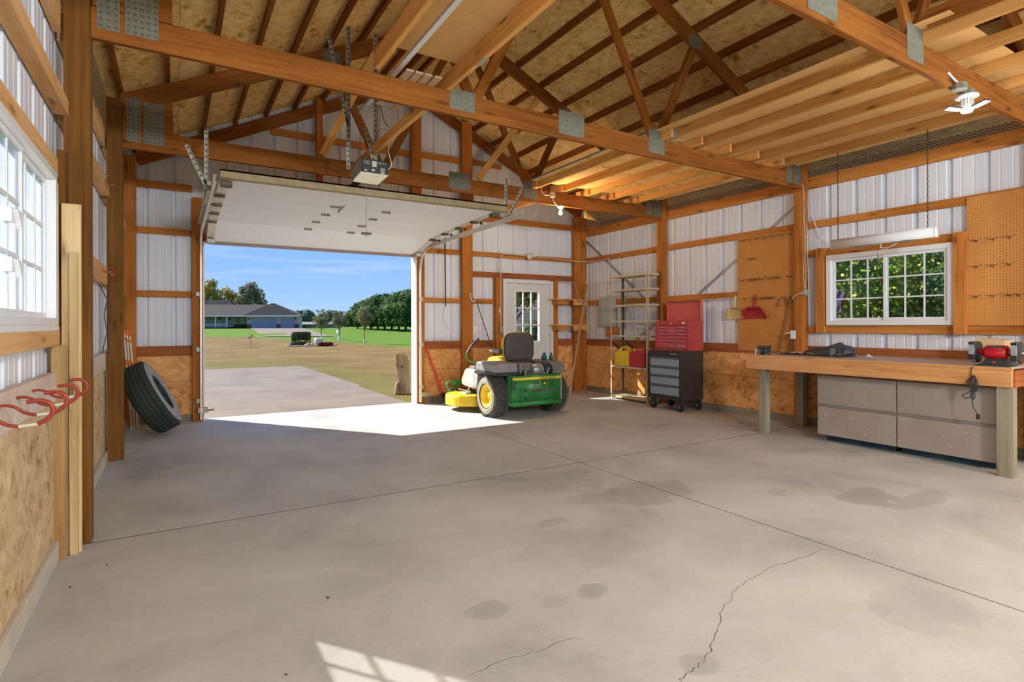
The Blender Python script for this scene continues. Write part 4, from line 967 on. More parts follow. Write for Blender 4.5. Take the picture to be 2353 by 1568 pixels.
box('body', M_rd, (-.145, -.335, 0, .17, .335, .455), tc_, .004); box('front_frame', M_rd, (-.16, -.335, 0, -.146, -.31, .455), tc_, .002); box('front_frame', M_rd, (-.16, .29, 0, -.146, .335, .455), tc_, .002); box('front_frame', M_rd, (-.16, -.31, .385, -.146, .29, .455), tc_, .002); box('front_frame', M_rd, (-.16, -.31, 0, -.146, .29, .025), tc_, .002)
box('recess', mat('chest_dark', (.05, .008, .008), .6), (-.1475, -.308, .026, -.1462, .288, .384), tc_)
def drw(y0, y1, z0, z1):
    d = box('drawer', M_rd2, (-.158, y0, z0, -.148, y1, z1), tc_, .002); ym = (y0+y1)/2; w = min(.05, (y1-y0)*.3)
    MB().box(-.168, ym-w, (z0+z1)/2-.006, -.158, ym+w, (z0+z1)/2+.004).build('pull', M_chrome, d, .002)
for k in range(3):
    z0 = .232+k*.050; drw(.09, .285, z0, z0+.045); drw(-.305, -.10, z0, z0+.045)
drw(-.095, .085, .232, .377)
drw(-.305, .285, .175, .225); drw(-.305, .285, .122, .170); drw(-.305, .285, .032, .117)
MB().lathe([(0, 0), (.03, 0), (.03, .002), (0, .002)], (-.1605, -.235, .42), (-1, 0, 0), 20).build('oval_badge', M_wpaint, tc_).scale = (1, 1, .6)
bpy.data.objects['oval_badge'].location = (0, 0, .168)
box('badge', M_galv, (-.1605, -.26, .06, -.158, -.13, .082), tc_); box('lock', M_chrome, (-.165, -.01, .405, -.16, .02, .43), tc_, .002); 
lid = MB().box(.150, -.335, .456, .156, .335, .77).box(.100, -.335, .456, .150, -.329, .77).box(.100, .329, .456, .150, .335, .77).box(.100, -.329, .764, .150, .329, .77); lid.build('lid', mat('lid_red', (.60, .12, .10), .5), tc_)

# ---- workbench
wbn = thing('workbench', 'long wooden workbench on thick grey legs along the right wall', 'workbench', (6.4, 3.0, 0))
def wbx(nm, m_, b, bev=.002, g=None): return box(nm, m_, (b[0]-6.4, b[1]-3.0, b[2], b[3]-6.4, b[4]-3.0, b[5]), wbn, bev, g)
wbx('top', noisy('worn_bench_top', (.40, .32, .28), (.52, .42, .36), 3, .65), (5.99, 1.83, .912, 6.866, 4.31, .932)); wbx('top_edge', M_bench, (5.963, 1.80, .906, 5.989, 4.33, .932))
wbx('top', noisy('worn_bench_top', (.40, .32, .28), (.52, .42, .36), 3, .65), (6.867, 1.92, .912, 6.976, 4.15, .932))
wbx('apron', M_bench, (5.962, 1.805, .765, 5.998, 4.325, .905)); wbx('end_apron', M_redw, (6.0, 1.79, .765, 6.86, 1.826, .905)); wbx('end_apron', M_bench, (6.0, 4.275, .765, 6.86, 4.311, .905))
for y in (1.83, 4.09):
    for x in (6.001, 6.76): wbx('leg', M_grey, (x, y-.024 if y < 2 else y, 0, x+.089, y+.089, .9), .003)
wbx('back_rail', M_bench, (6.88, 1.93, .80, 6.97, 4.15, .905))
# ---- two drawer cabinets under the bench
M_fc = noisy('taupe_steel', (.335, .275, .235), (.385, .325, .28), 3, .5); M_navy = noisy('navy_plinth', (.012, .035, .055), (.03, .065, .085), 6, .6)
for i, (y0, y1, l) in enumerate(((1.955, 2.752, 'right taupe two drawer file cabinet under the bench, by the leg'), (2.758, 3.555, 'left taupe two drawer file cabinet under the bench'))):
    t = thing('file_cabinet', l, 'file cabinet', (6.4, (y0+y1)/2, 0)); h = (y1-y0)/2
    box('body', M_fc, (-.235, -h, .072, .08, h, .735), t, .003); box('plinth', M_navy, (-.14, -h+(.0 if i == 0 else .05), 0, .07, h-(0 if i == 0 else .05), .071), t)
    for z0, z1 in ((.074, .385), (.415, .728)):
        box('drawer', M_fc, (-.25, -h+.004, z0, -.2355, h-.004, z1), t, .004)
    box('finger_pull', mat('taupe_dark', (.24, .205, .18), .5), (-.243, -h+.004, .388, -.2355, h-.004, .412), t)
    mb = MB()
    for _ in range(14 if i else 10):
        y, z = R.uniform(-h+.03, h-.03), R.uniform(.08, .38); a = R.uniform(.003, .012); mb.box(-.2508, y-a, z-.002, -.25, y+a*.6, z+R.uniform(.001, .008))
    o = mb.build('paint_chip', mat('chip_white', (.62, .60, .56), .6), t); o['kind'] = 'stuff'

# ---- things on the bench
vs = thing('bench_vise', 'dark bench vise at the left end of the workbench', 'vise', (6.10, 4.18, .932))
M_vs = noisy('vise_iron', (.035, .035, .04), (.09, .09, .095), 18, .45, .5)
MB().lathe([(0, 0), (.065, 0), (.065, .012), (.04, .02), (.035, .035), (0, .035)], (.02, 0, 0), (0, 0, 1), 18).build('base', M_vs, vs)
box('body', M_vs, (-.02, -.03, .03, .10, .03, .075), vs, .006); MB().lathe([(.0, -.03), (.032, -.03), (.034, .02), (.034, .06), (0, .06)], (.01, 0, .055), (1, 0, 0), 16).build('barrel', M_vs, vs)
box('jaw', M_vs, (-.045, -.055, .075, -.005, .055, .105), vs, .004); box('jaw', M_vs, (.0, -.055, .075, .07, .055, .108), vs, .004); box('slide', M_vs, (-.09, -.02, .03, -.02, .02, .07), vs, .004)
tube('screw', M_chrome, [(-.13, .0, .05), (-.09, 0, .05)], .012, vs); tube('handle', M_chrome, [(-.13, .02, .07), (-.132, .02, -.045)], .006, vs)
MB().ball((-.13, .02, .07), .010, 8, 6).build('handle_end', M_chrome, vs)
for dy in (-.045, .045): MB().lathe([(0, 0), (.01, 0), (.01, .02), (0, .02)], (-.02, dy, .0), (0, 0, 1), 6, sm=False).build('bolt', M_chrome, vs)
st = thing('tractor_seat', 'black moulded seat lying upside down on the bench below the window', 'seat', (6.42, 3.60, .932))
mb = MB(); pr_ = [(-.02, .26), (-.05, .27)]
secs = [(.26, .015, .05, .03), (.18, .02, .075, .08), (.08, .02, .095, .12), (-.04, .02, .12, .14), (-.12, .02, .15, .13), (-.16, .02, .165, .10), (-.20, .02, .135, .11), (-.26, .035, .125, .10), (-.31, .05, .08, .06)]
rings = []
for (y, zb_, zt_, hw) in secs: rings.append([(hw*math.cos(a)*1.15, y, zb_+(zt_-zb_)*max(0, math.sin(a))**.8) if math.sin(a) > 0 else (hw*math.cos(a)*1.15, y, zb_+.012*math.sin(a)) for a in [2*PI*k/14 for k in range(14)]])
for a, b in zip(rings[:-1], rings[1:]):
    for k in range(14): mb.face([a[k], b[k], b[(k+1) % 14], a[(k+1) % 14]], sm=True)
mb.face(rings[0]); mb.face(rings[-1][::-1]); mb.build('shell', noisy('seat_black', (.035, .038, .045), (.06, .065, .075), 8, .5), st)
box('base_frame', mat('frame_bronze', (.10, .085, .05), .4, .5), (-.12, -.26, .0, .12, .16, .022), st, .005)
mb = MB(); [mb.tube([(-.135, -.24+k*.1, .012), (-.135, -.20+k*.1, .03)], .006, 6) for k in range(4)]; mb.tube([(-.13, -.27, .034), (-.13, .16, .034)], .004, 6); mb.build('trim_bead', M_chrome, st)
mb = MB(); g_ = [[(6.30+i*.05+R.uniform(-.01, .01), 3.90+j*.055, .9325+abs(math.sin(i*2.1+j*1.3))*.018*(1 if 0 < i < 5 and 0 < j < 5 else .1)) for j in range(6)] for i in range(6)]
for i in range(5):
    for j in range(5): mb.face([g_[i][j], g_[i+1][j], g_[i+1][j+1], g_[i][j+1]], sm=True)
tag(mb.build('folded_cloth', mat('cloth_black', (.02, .02, .022), .9), solid=.006), 'flat black cloth between the vise and the upturned seat', 'cloth')
tag(box('paper_sheet', M_wpaint, (6.50, 3.97, .955, 6.62, 4.10, .957)), 'white sheet of paper on the black cloth', 'paper')
tag(MB().prism([(6.60, 3.20, .9325), (6.60, 3.26, .9325), (6.60, 3.245, .965)], (.03, 0, 0)).build('paper_scrap', M_wpaint), 'small folded white scrap right of the upturned seat', 'paper')
bg_ = thing('bench_grinder', 'red bench grinder with two black guarded wheels at the right end of the bench', 'grinder', (6.12, 1.95, .932))
M_gr = mat('grinder_red', (.55, .008, .015), .25, spec=.7)
MB().lathe([(0, -.082), (.050, -.082), (.062, -.07), (.064, 0), (.062, .07), (.050, .082), (0, .082)], (0, 0, .118), (0, 1, 0), 28).build('motor', M_gr, bg_)
MB().prism([(-.085, -.10, 0), (-.085, .10, 0), (-.045, .07, .065), (-.045, -.07, .065)], (.15, 0, 0)).build('base', mat('grinder_base', (.035, .045, .05), .45), bg_, .004)
box('base_plate', mat('grinder_base', (.035, .045, .05), .45), (-.10, -.115, -.0, .10, .115, .012), bg_, .003)
box('switch', mat('switch_red', (.7, .05, .04), .4), (-.078, -.015, .03, -.068, .015, .042), bg_); box('nameplate', mat('nameplate', (.06, .05, .05), .5), (-.052, -.055, .148, -.030, .04, .178), bg_).rotation_euler = (0, 0, 0)
for s in (-1, 1):
    MB().lathe([(.028, 0), (.024, .035), (.02, .05)], (0, s*.075, .118), (0, s, 0), 18).build('neck', M_gr, bg_)
    g2 = MB().lathe([(0, -.022), (.090, -.022), (.095, -.016), (.095, .016), (.090, .022), (0, .022)], (0, s*.145, .118), (0, 1, 0), 30).build('wheel_guard', mat('guard_black', (.02, .02, .02), .4), bg_)
    MB().lathe([(.0965, -.013), (.0985, -.013), (.0985, .013), (.0965, .013)], (-.004, s*.145, .118), (0, 1, 0), 20, a0=0, a1=2*PI).build('wheel', mat('stone_grey', (.22, .22, .22), .9), bg_)
    MB().box(-.115, s*.145-.02, .185, -.055, s*.145+.02, .21).box(-.12, s*.145-.022, .055, -.09, s*.145+.022, .10).build('tool_rest', mat('guard_black', (.02, .02, .02), .4), bg_, .003)
    MB().ball((-.0, s*.170, .118), .012, 8, 6).build('axle_nut', M_chrome, bg_)
    box('spark_guard', mat('spark_grey', (.30, .32, .34), .3), (-.112, s*.145-.018, .10, -.10, s*.145+.018, .185), bg_)
tube('power_cord', M_black, smooth_path([(-.02, .09, .03), (-.08, .10, .01), (-.155, .115, -.01), (-.175, .125, -.05), (-.172, .12, -.12), (-.175, .11, -.24), (-.172, .115, -.34), (-.172, .075, -.42)], 6), .0042, bg_, 8)
mb = MB()
for k, (a, b, dy) in enumerate(((.05, .12, .0), (.045, .13, .012), (.04, .11, -.012))):
    mb.tube(smooth_path([(-.176-.002*k, .10, -.08), (-.178, .135+dy, -.13), (-.178, .13+dy, -.17), (-.178, .10+dy, -.22), (-.18, .085+dy, -.15), (-.178, .10, -.08)], 5), .004, 6)
mb.tube(smooth_path([(-.178, .11, -.20), (-.178, .15, -.24), (-.178, .185, -.26), (-.178, .17, -.285), (-.178, .13, -.27), (-.178, .105, -.22)], 5), .004, 6).tube(smooth_path([(-.178, .11, -.20), (-.178, .125, -.25), (-.178, .115, -.29), (-.178, .095, -.27), (-.178, .10, -.22)], 5), .004, 6)
mb.build('cord_coil', M_black, bg_); box('plug', M_black, (-.185, .062, -.46, -.16, .088, -.415), bg_, .005)
for dy in (.068, .080): box('prong', M_chrome, (-.175, dy-.001, -.475, -.168, dy+.002, -.46), bg_)
kb = thing('paper_bag', 'folded brown paper bag standing behind the red bench grinder', 'paper bag', (6.62, 2.12, .932))
M_kr = noisy('kraft_paper', (.52, .33, .17), (.60, .40, .22), 5, .8, 0, .2)
mb = MB().prism([(-.09, -.12, 0), (-.09, .115, 0), (-.085, .125, .235), (-.02, .10, .24), (-.085, -.11, .22)], (0.0, 0, 0)) if 0 else MB()
P = [(-.09, -.115, 0), (.09, -.115, 0), (.09, .115, 0), (-.09, .115, 0)]; Q = [(-.10, -.09, .215), (.02, -.12, .22), (.03, .12, .235), (-.095, .125, .232)]
for i in range(4): mb.face([P[i], P[(i+1) % 4], Q[(i+1) % 4], Q[i]])
mb.face(Q); mb.face(P[::-1]); mb.build('bag', M_kr, kb, .004)
MB().prism([(-.103, -.095, .218), (-.099, .125, .236), (-.108, .12, .17), (-.106, .02, .125), (-.108, -.085, .16)], (-.002, 0, 0)).build('folded_flap', noisy('kraft_light', (.62, .42, .24), (.70, .50, .30), 5, .8), kb)

# ---- left wall: leaning lumber, tyre, stakes
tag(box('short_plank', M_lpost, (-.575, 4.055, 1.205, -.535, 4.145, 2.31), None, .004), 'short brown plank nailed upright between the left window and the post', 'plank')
tag(box('leaning_plank', M_pine, (-.552, 4.02, 0, -.462, 4.05, 2.0), None, .003), 'wide pale pine plank standing against the nearest left post', 'plank')
tag(box('leaning_plank', wood('tan_plank', (.60, .44, .23), (.36, .22, .09)), (-.515, 3.99, 0, -.475, 4.015, 1.72), None, .003), 'narrow pale strip standing in front of the wide pine plank', 'plank')
tag(box('leaning_plank', wood('nailed_plank', (.50, .34, .16), (.30, .17, .06)), (-.590, 3.95, 0, -.525, 3.985, 1.19), None, .003), 'nail marked brown plank standing beside the wide pine plank', 'plank')
ty = thing('truck_tire', 'large used truck tire leaning against the left posts', 'tire', (-.12, 7.9, 0))
ax = Vector((.88, -.09, .465)).normalized(); cen = Vector((-.12, 0, .448))
pr2 = [(.225, -.10), (.235, -.125), (.30, -.142), (.38, -.138), (.415, -.12), (.432, -.09), (.438, -.03), (.438, .03), (.432, .09), (.415, .12), (.38, .138), (.30, .142), (.235, .125), (.225, .10), (.222, 0), (.225, -.10)]
tb = MB().lathe(pr2, cen, ax, 56).build('carcass', noisy('tire_rubber', (.016, .026, .020), (.035, .045, .038), 30, .7), ty)
mb = MB().lathe([(.24, .1275), (.30, .1445), (.375, .1405), (.40, .131)], cen, ax, 56); mb.build('sidewall', noisy('dusty_sidewall', (.30, .29, .30), (.40, .39, .40), 9, .8), ty)
MB().torus(cen+ax*.126, ax, .236, .010, 56, 8).build('bead', noisy('dusty_bead', (.22, .22, .24), (.30, .30, .33), 9, .6), ty)
mb = MB()
e = ax.orthogonal().normalized(); g_ = ax.cross(e)
for k in range(44):
    if k % 11 in (0, 1, 6): continue
    a = 2*PI*k/44; d = e*math.cos(a)+g_*math.sin(a); p = cen+d*.335+ax*.1435; q = cen+d*.362+ax*.1425
    mb.beam(p, q, .012, .002, ax)
o = mb.build('raised_lettering_band', noisy('tire_letter', (.20, .20, .21), (.26, .26, .27), 9, .7), ty)
for r_, off in ((.4395, -.07), (.4405, -.025), (.4405, .02), (.4395, .065)):
    MB().lathe([(r_-.004, off), (r_+.0005, off+.002), (r_+.0005, off+.030), (r_-.004, off+.032)], cen, ax, 56).build('tread_rib', noisy('tire_rubber', (.016, .026, .020), (.035, .045, .038), 30, .7), ty)
for i, (x, l) in enumerate(((-.53, 'leftmost orange tipped white marker stake behind the tire'), (-.50, 'middle orange tipped white marker stake behind the tire'), (-.47, 'rightmost orange tipped white marker stake behind the tire'))):
    t = thing('marker_stake', l, 'stake', (x+.15, 8.42, 0)); top = Vector((-.17, .05, 1.26-.02*i)); bt = Vector((-.09, .05, 0))
    for nm, a, b, m_ in (('shaft', 0, .64, 'w'), ('orange_band', .64, .70, 'o'), ('shaft', .70, .89, 'w'), ('orange_band', .89, .92, 'o'), ('shaft', .92, .955, 'w'), ('orange_tip', .955, 1, 'o')):
        tube(nm, mat('stake_white', (.72, .66, .52), .5) if m_ == 'w' else mat('stake_orange', (.85, .20, .03), .5), [bt.lerp(top, a), bt.lerp(top, b)], .011, t, 8)
br = MB(); br.tube([(-.565, 6.05, 1.66), (-.50, 6.35, 1.45), (-.565, 6.2, 1.05)], .004, 5).tube([(-.50, 6.05, 1.62), (-.56, 6.35, 1.40), (-.52, 6.42, 1.03)], .004, 5)
tag(br.build('wire_loop', mat('purple_dark_wire', (.05, .035, .06), .5)), 'thin dark crossed wires hanging in the gap between the left posts', 'wire')
# ================================================================== ZERO TURN MOWER
mo = thing('riding_mower', 'green and yellow zero turn riding mower parked by the garage door', 'mower', (4.36, 6.9, 0))
G = noisy('mower_green', (.012, .17, .035), (.03, .23, .06), 6, .35, spec=.6); YL = noisy('mower_yellow', (.78, .52, .02), (.85, .60, .04), 5, .4)
GRY = noisy('mower_grey', (.15, .135, .13), (.19, .175, .17), 6, .55); LG = noisy('mower_light_grey', (.42, .40, .38), (.50, .48, .46), 6, .5); BK = M_black
def wheel(x, y, r, w, s, rim, nm='rear_wheel', yaw=0):
    o = (x, y, r); ax = (s, 0, 0); h = w/2
    p = [(r*.56, -h*.7), (r*.60, -h*.95), (r*.80, -h), (r*.93, -h*.82), (r*.985, -h*.55), (r, 0), (r*.985, h*.55), (r*.93, h*.82), (r*.80, h), (r*.60, h*.95), (r*.56, h*.7), (r*.56, -h*.7)]
    wh = MB().lathe(p, o, ax, 40).build(nm, M_rubber if nm == 'rear_wheel' else BK, mo)
    MB().lathe([(r*.60, h*.955), (r*.80, h*1.003), (r*.90, h*.86)], o, ax, 40).build('sidewall', noisy('dusty_wall', (.20, .20, .17), (.30, .29, .25), 12, .8), wh)
    MB().lathe([(r*.56, h*.86), (r*.53, h*.90), (r*.50, h*.62), (r*.42, h*.25), (r*.30, h*.20), (r*.16, h*.28), (r*.15, h*.45), (0, h*.47)], o, ax, 32).build('rim', rim, wh)
    return wh
for s in (-1, 1):
    wh = wheel(s*.505, 0, .297, .25, s, YL)
    tr = MB()      # turf tread: rows of small zigzag lugs
    n = 64
    for k in range(n):
        a = 2*PI*(k+.0)/n
        for j in range(9):
            t = (j-4)/4.6; aa = a+(PI/n if j % 2 else 0); hx = t*.125
            rr = .297*(1-.012*abs(t)**2-.06*abs(t)**6)
            c = Vector((s*.505+hx, -math.cos(aa)*0+math.sin(aa)*rr, .297+math.cos(aa)*rr)); d = Vector((0, math.sin(aa), math.cos(aa))); tn = Vector((0, math.cos(aa), -math.sin(aa)))
            u = Vector((1, 0, 0))*.0105; v = tn*.0095
            q = [c-u+d*.001, c-v+d*.001, c+u+d*.001, c+v+d*.001]; top = [x+d*.008 for x in q]
            tr.face(top)
            for i in range(4): tr.face([q[i], q[(i+1) % 4], top[(i+1) % 4], top[i]])
    o = tr.build('tread_lugs', noisy('lug_rubber', (.09, .088, .075), (.14, .135, .115), 30, .85), wh); o['kind'] = 'stuff'
# rear guard, a wrap of green plate
gd_ = MB(); R0 = .07
def arc(cx, cy, r_, a0, a1, n=6): return [(cx+r_*math.cos(a0+(a1-a0)*i/n), cy+r_*math.sin(a0+(a1-a0)*i/n)) for i in range(n+1)]
path = [(-.405, -.14)]+arc(-.295, -.31, .11, PI, PI*1.5)+[(.385, -.42), (.39, -.419), (.392, -.16)]
def wrap(path, z0, z1, nm, m_, off=0, th=.006, par=mo):
    mb = MB()
    for (a, b) in zip(path[:-1], path[1:]): mb.face([(a[0], a[1], z0), (b[0], b[1], z0), (b[0], b[1], z1), (a[0], a[1], z1)], sm=True)
    return mb.build(nm, m_, par, solid=th)
rg = wrap(path, .235, .60, 'rear_guard', G); wrap([(p[0]*1.012, p[1]*1.012) for p in path], .175, .238, 'bumper_lip', G)
MB().box(-.40, -.40, .17, .39, -.1, .182).build('under_tray', G, mo)
off = lambda p, d: [(x*(1+d), y*(1+d*1.2)) for x, y in p]
wrap(off(path[3:9], .006), .535, .572, 'yellow_stripe', mat('stripe_yellow', (.80, .62, .04), .4), th=.002)
DK = mat('vent_dark', (.02, .04, .02), .6)
for k in range(4):
    z = .505-k*.030; 
    if k < 3:
        for x0, x1 in ((-.10, .0), (.19, .28)): box('vent_slot', DK, (x0, -.4265, z-.006, x1, -.4225, z+.006), mo)
    a = off(arc(-.295, -.31, .11, PI*1.10, PI*1.33, 3), .004); wrap(a, z-.006, z+.006, 'vent_slot', DK, th=.002)
box('vent_slot', mat('slot_brown', (.09, .07, .05), .7), (-.11, -.4265, .365, .275, -.4225, .40), mo); box('vent_slot', DK, (-.245, -.4265, .375, -.20, -.4225, .412), mo, .004)
pl = MB().prism([(-.40+.06, -.375, .245), (-.16, -.424, .245), (-.24, -.4245, .30), (-.29, -.415, .325), (-.34, -.39, .325)], (0, -.003, 0)).build('opening', mat('opening_dark', (.035, .028, .02), .8), mo)
lg = MB().box(.055, -.4275, .445, .135, -.4225, .522).build('emblem_plate', mat('emblem_black', (.015, .02, .015), .4), mo, .006)
MB().box(.058, -.4285, .448, .132, -.4274, .519).build('emblem_rim', mat('emblem_black2', (.02, .03, .02), .4), lg)
deer = [(.064, .470), (.075, .478), (.084, .476), (.088, .488), (.083, .503), (.090, .497), (.097, .508), (.095, .493), (.104, .484), (.117, .484), (.128, .474), (.118, .476), (.110, .468), (.122, .460), (.107, .461), (.098, .470), (.086, .468), (.076, .461), (.078, .469)]
MB().prism([(x, -.4288, z) for x, z in deer], (0, -.0012, 0)).build('leaping_deer', mat('stripe_yellow', (.80, .62, .04), .4), lg)
text('JOHN DEERE', .036, mat('letter_dark', (.06, .10, .03), .5), mo, (.155, -.4275, .553), (PI/2, 0, 0), sx=1.25)
tube('edge_strip', mat('cream_edge', (.75, .66, .42), .5), [(.392, -.418, .19), (.392, -.418, .60)], .005, mo, 6)
# engine
EG = noisy('engine_black', (.03, .03, .033), (.06, .055, .055), 10, .5)
box('engine_block', EG, (-.20, -.36, .50, .26, .05, .66), mo, .02); box('shroud', noisy('engine_grey', (.13, .12, .11), (.20, .18, .165), 10, .5), (-.235, -.30, .60, -.02, .04, .765), mo, .03)
MB().lathe([(0, -.0), (.08, 0), (.088, .01), (.088, .155), (.080, .165), (0, .165)], (-.06, -.31, .665), (1, .0, 0), 26).build('muffler', noisy('muffler_steel', (.25, .29, .33), (.36, .40, .44), 8, .35, .5), mo)
MB().torus((.10, -.31, .665), (1, 0, 0), .086, .005, 26, 6).build('clamp_band', M_chrome, mo)
MB().lathe([(0, 0), (.10, 0), (.115, .03), (.11, .10), (.06, .13), (0, .13)], (.10, -.24, .68), (0, -.2, 1), 22).build('air_filter', EG, mo) if 0 else MB().lathe([(0, 0), (.105, 0), (.11, .02), (.105, .14), (.08, .17), (0, .17)], (.12, -.30, .655), (1, 0.2, 0), 24).build('fan_housing', mat('navy_black', (.018, .02, .035), .45), mo)
for a, b in (((-.19, -.37, .60), (-.185, -.385, .67)), ((.10, -.40, .60), (.115, -.41, .63)), ((.16, -.40, .61), (.19, -.41, .70))): tube('bracket', M_galv, [a, b], .010, mo, 6)
tube('oil_pipe', BK, smooth_path([(.02, -.35, .57), (.07, -.40, .60), (.12, -.39, .58)]), .018, mo)
box('frame', G, (-.36, -.12, .30, .36, 1.2, .36), mo, .01); box('frame_side', BK, (-.40, -.15, .22, .40, .35, .56), mo, .02)
# fenders
def loft(secs, nm, m_, par=mo, cap=True, n=16, sub=0):
    # secs: (y, cx, cz, hw, hh, power)
    rings = []
    for (y, cx, cz, hw, hh, pw) in secs:
        rg_ = []
        for k in range(n):
            a = 2*PI*(k+.5)/n; c_, s_ = math.cos(a), math.sin(a)
            rg_.append((cx+hw*math.copysign(abs(c_)**pw, c_), y, cz+hh*math.copysign(abs(s_)**pw, s_)))
        rings.append(rg_)
    mb = MB()
    for a, b in zip(rings[:-1], rings[1:]):
        for k in range(n): mb.face([a[k], a[(k+1) % n], b[(k+1) % n], b[k]], sm=True)
    if cap: mb.face(rings[0][::-1]); mb.face(rings[-1])
    return mb.build(nm, m_, par, sub=sub)
for s in (-1, 1):
    loft([(-.24, s*.40, .675, .165, .055, .35), (-.22, s*.405, .685, .185, .075, .3), (.10, s*.405, .70, .19, .078, .3), (.35, s*.41, .70, .17, .07, .3), (.42, s*.41, .66, .14, .05, .4)], 'fender', GRY if s > 0 else noisy('fender_grey', (.235, .225, .235), (.28, .27, .285), 6, .5))  # left fender coloured paler for the sunlight on its outer side
    loft([(-.28, s*.40, .618, .20, .022, .4), (.1, s*.405, .622, .212, .03, .4), (.36, s*.41, .615, .20, .03, .4)], 'fender_skirt', BK if s < 0 else GRY)
    loft([(.34, s*.47, .49, .10, .12, .4), (.45, s*.485, .50, .105, .15, .35), (.72, s*.49, .50, .10, .14, .35), (.84, s*.49, .44, .09, .06, .45)], 'side_console', LG)
    loft([(.46, s*.50, .655, .055, .02, .5), (.62, s*.50, .66, .05, .03, .5), (.70, s*.50, .63, .04, .02, .5)], 'cup_holder', GRY)
    sx = s*.50
    mbp = smooth_path([(s*.27, .60, .60), (s*.335, .72, .70), (s*.45, .80, .735), (s*.50, .84, .79), (s*.485, .84, .87)], 5)
    tube('control_lever', G, mbp, .015, mo, 10); tube('lever_grip', BK, smooth_path([(s*.485, .84, .865), (s*.40, .84, .98), (s*.28, .84, 1.09)], 5), .019, mo, 10)
    tube('lever_pivot', mat('lever_white', (.70, .66, .56), .4), [(s*.34, .70, .72), (s*.25, .60, .62)], .026, mo, 10)
# seat
sb = loft([(.05, 0, .94, .20, .20, .55), (.07, 0, .965, .245, .225, .55), (.12, 0, .975, .25, .215, .55)], 'seat_shell', noisy('seat_shell', (.055, .048, .045), (.085, .075, .07), 7, .6), n=28)
loft([(.12, 0, .975, .258, .222, .55), (.17, 0, .965, .262, .215, .6), (.22, 0, .95, .225, .18, .65), (.235, 0, .94, .16, .12, .7)], 'seat_back', YL, n=28)
loft([(.16, 0, .76, .22, .04, .5), (.24, 0, .765, .26, .06, .55), (.55, 0, .765, .27, .06, .55), (.64, 0, .755, .24, .045, .55), (.66, 0, .75, .18, .02, .6)], 'seat_cushion', YL, n=28)
MB().box(-.15, .03, .70, .15, .35, .745).build('seat_base', BK, mo, .01); box('seat_bracket', BK, (-.16, .02, .70, .16, .07, .80), mo, .01)
for s in (-1, 1):
    box('arm_hinge', BK, (s*.27-.025, .14, .875, s*.27+.025, .22, .945), mo, .01)
    MB().prism([(s*.30, .18, .895), (s*.30, .18, .94), (s*.31, .26, .945), (s*.33, .44, .925), (s*.33, .44, .912), (s*.31, .26, .885)], (-s*.05, 0, 0)).build('armrest', noisy('arm_grey_light', (.24, .25, .28), (.30, .31, .34), 6, .5), mo, .008)
# deck
DKY = YL
dk = []
pts = [(-.74, .60), (-.80, .72), (-.80, .95), (-.70, 1.10), (-.45, 1.18), (.40, 1.18), (.68, 1.12), (.80, .95), (.80, .70), (.70, .50), (.20, .40), (-.45, .42)]
sm_ = [(p.x, p.y) for p in smooth_path([(x, y, 0) for x, y in pts+[pts[0]]], 4)][:-1]
mb = MB(); lv = [(1.0, .085), (1.0, .10), (1.0, .215), (.985, .238), (.95, .25)]
cx_, cy_ = 0, .78
rg_ = [[(cx_+(x-cx_)*k, cy_+(y-cy_)*k, z) for x, y in sm_] for k, z in lv]
for a, b in zip(rg_[:-1], rg_[1:]):
    for k in range(len(sm_)): mb.face([a[k], a[(k+1) % len(sm_)], b[(k+1) % len(sm_)], b[k]], sm=True)
mb.face(rg_[-1]); mb.build('mower_deck', DKY, mo)
for x, y in ((-.45, .72), (0, .82), (.45, .72)):
    MB().lathe([(0, .25), (.09, .25), (.085, .29), (.04, .30), (0, .30)], (x, y, 0), (0, 0, 1), 20).build('spindle_cover', EG, mo)
tube('anti_scalp_pin', M_galv, [(-.80, .80, .12), (-.80, .95, .12)], .008, mo)
# front frame and casters
box('front_axle', G, (-.50, 1.22, .33, .50, 1.30, .40), mo, .006); box('frame_arm', G, (-.30, .55, .33, -.24, 1.24, .385), mo, .006); box('frame_arm', G, (.24, .55, .33, .30, 1.24, .385), mo, .006)
for s in (-1, 1):
    MB().lathe([(0, 0), (.03, 0), (.03, .10), (.02, .115), (0, .115)], (s*.50, 1.26, .31), (0, 0, 1), 16).build('caster_pivot', G, mo)
    MB().beam((s*.50-.075, 1.26, .30), (s*.50+.075, 1.26, .30), .05, .012, (0, 0, 1)).beam((s*.50-.075, 1.26, .30), (s*.50-.075, 1.22, .135), .012, .045, (0, 1, 0)).beam((s*.50+.075, 1.26, .30), (s*.50+.075, 1.22, .135), .012, .045, (0, 1, 0)).build('caster_fork', G, mo, .003)
    o = (s*.50, 1.22, .14); w = MB().lathe([(.06, -.05), (.10, -.056), (.13, -.045), (.14, -.02), (.14, .02), (.13, .045), (.10, .056), (.06, .05)], o, (1, 0, 0), 28).build('caster_wheel', M_rubber, mo)
    for e_ in (-1, 1): MB().lathe([(.10, .052), (.065, .045), (.03, .04), (0, .045)], o, (e_, 0, 0), 24).build('hub', LG, w)
# front loop guard seen at the left
MB().tube(smooth_path([(-.62, 1.20, .25), (-.66, 1.22, .36), (-.58, 1.24, .40), (-.50, 1.26, .39)], 4), .018, 8).build('guard_loop', mat('mower_pale_green', (.10, .30, .12), .4), mo)
for a, b in (((-.50, .80, .26), (-.42, .86, .36)), ((-.40, .70, .26), (-.30, .82, .38))): tube('linkage', M_galv, [a, b], .008, mo, 6)
box('lift_bracket', LG, (-.60, .66, .25, -.38, .86, .275), mo, .004); tube('lift_rod', M_galv, [(-.56, .66, .30), (-.56, 1.0, .30)], .007, mo, 6)
box('foot_platform', GRY, (-.30, .70, .385, .30, 1.15, .41), mo, .01)
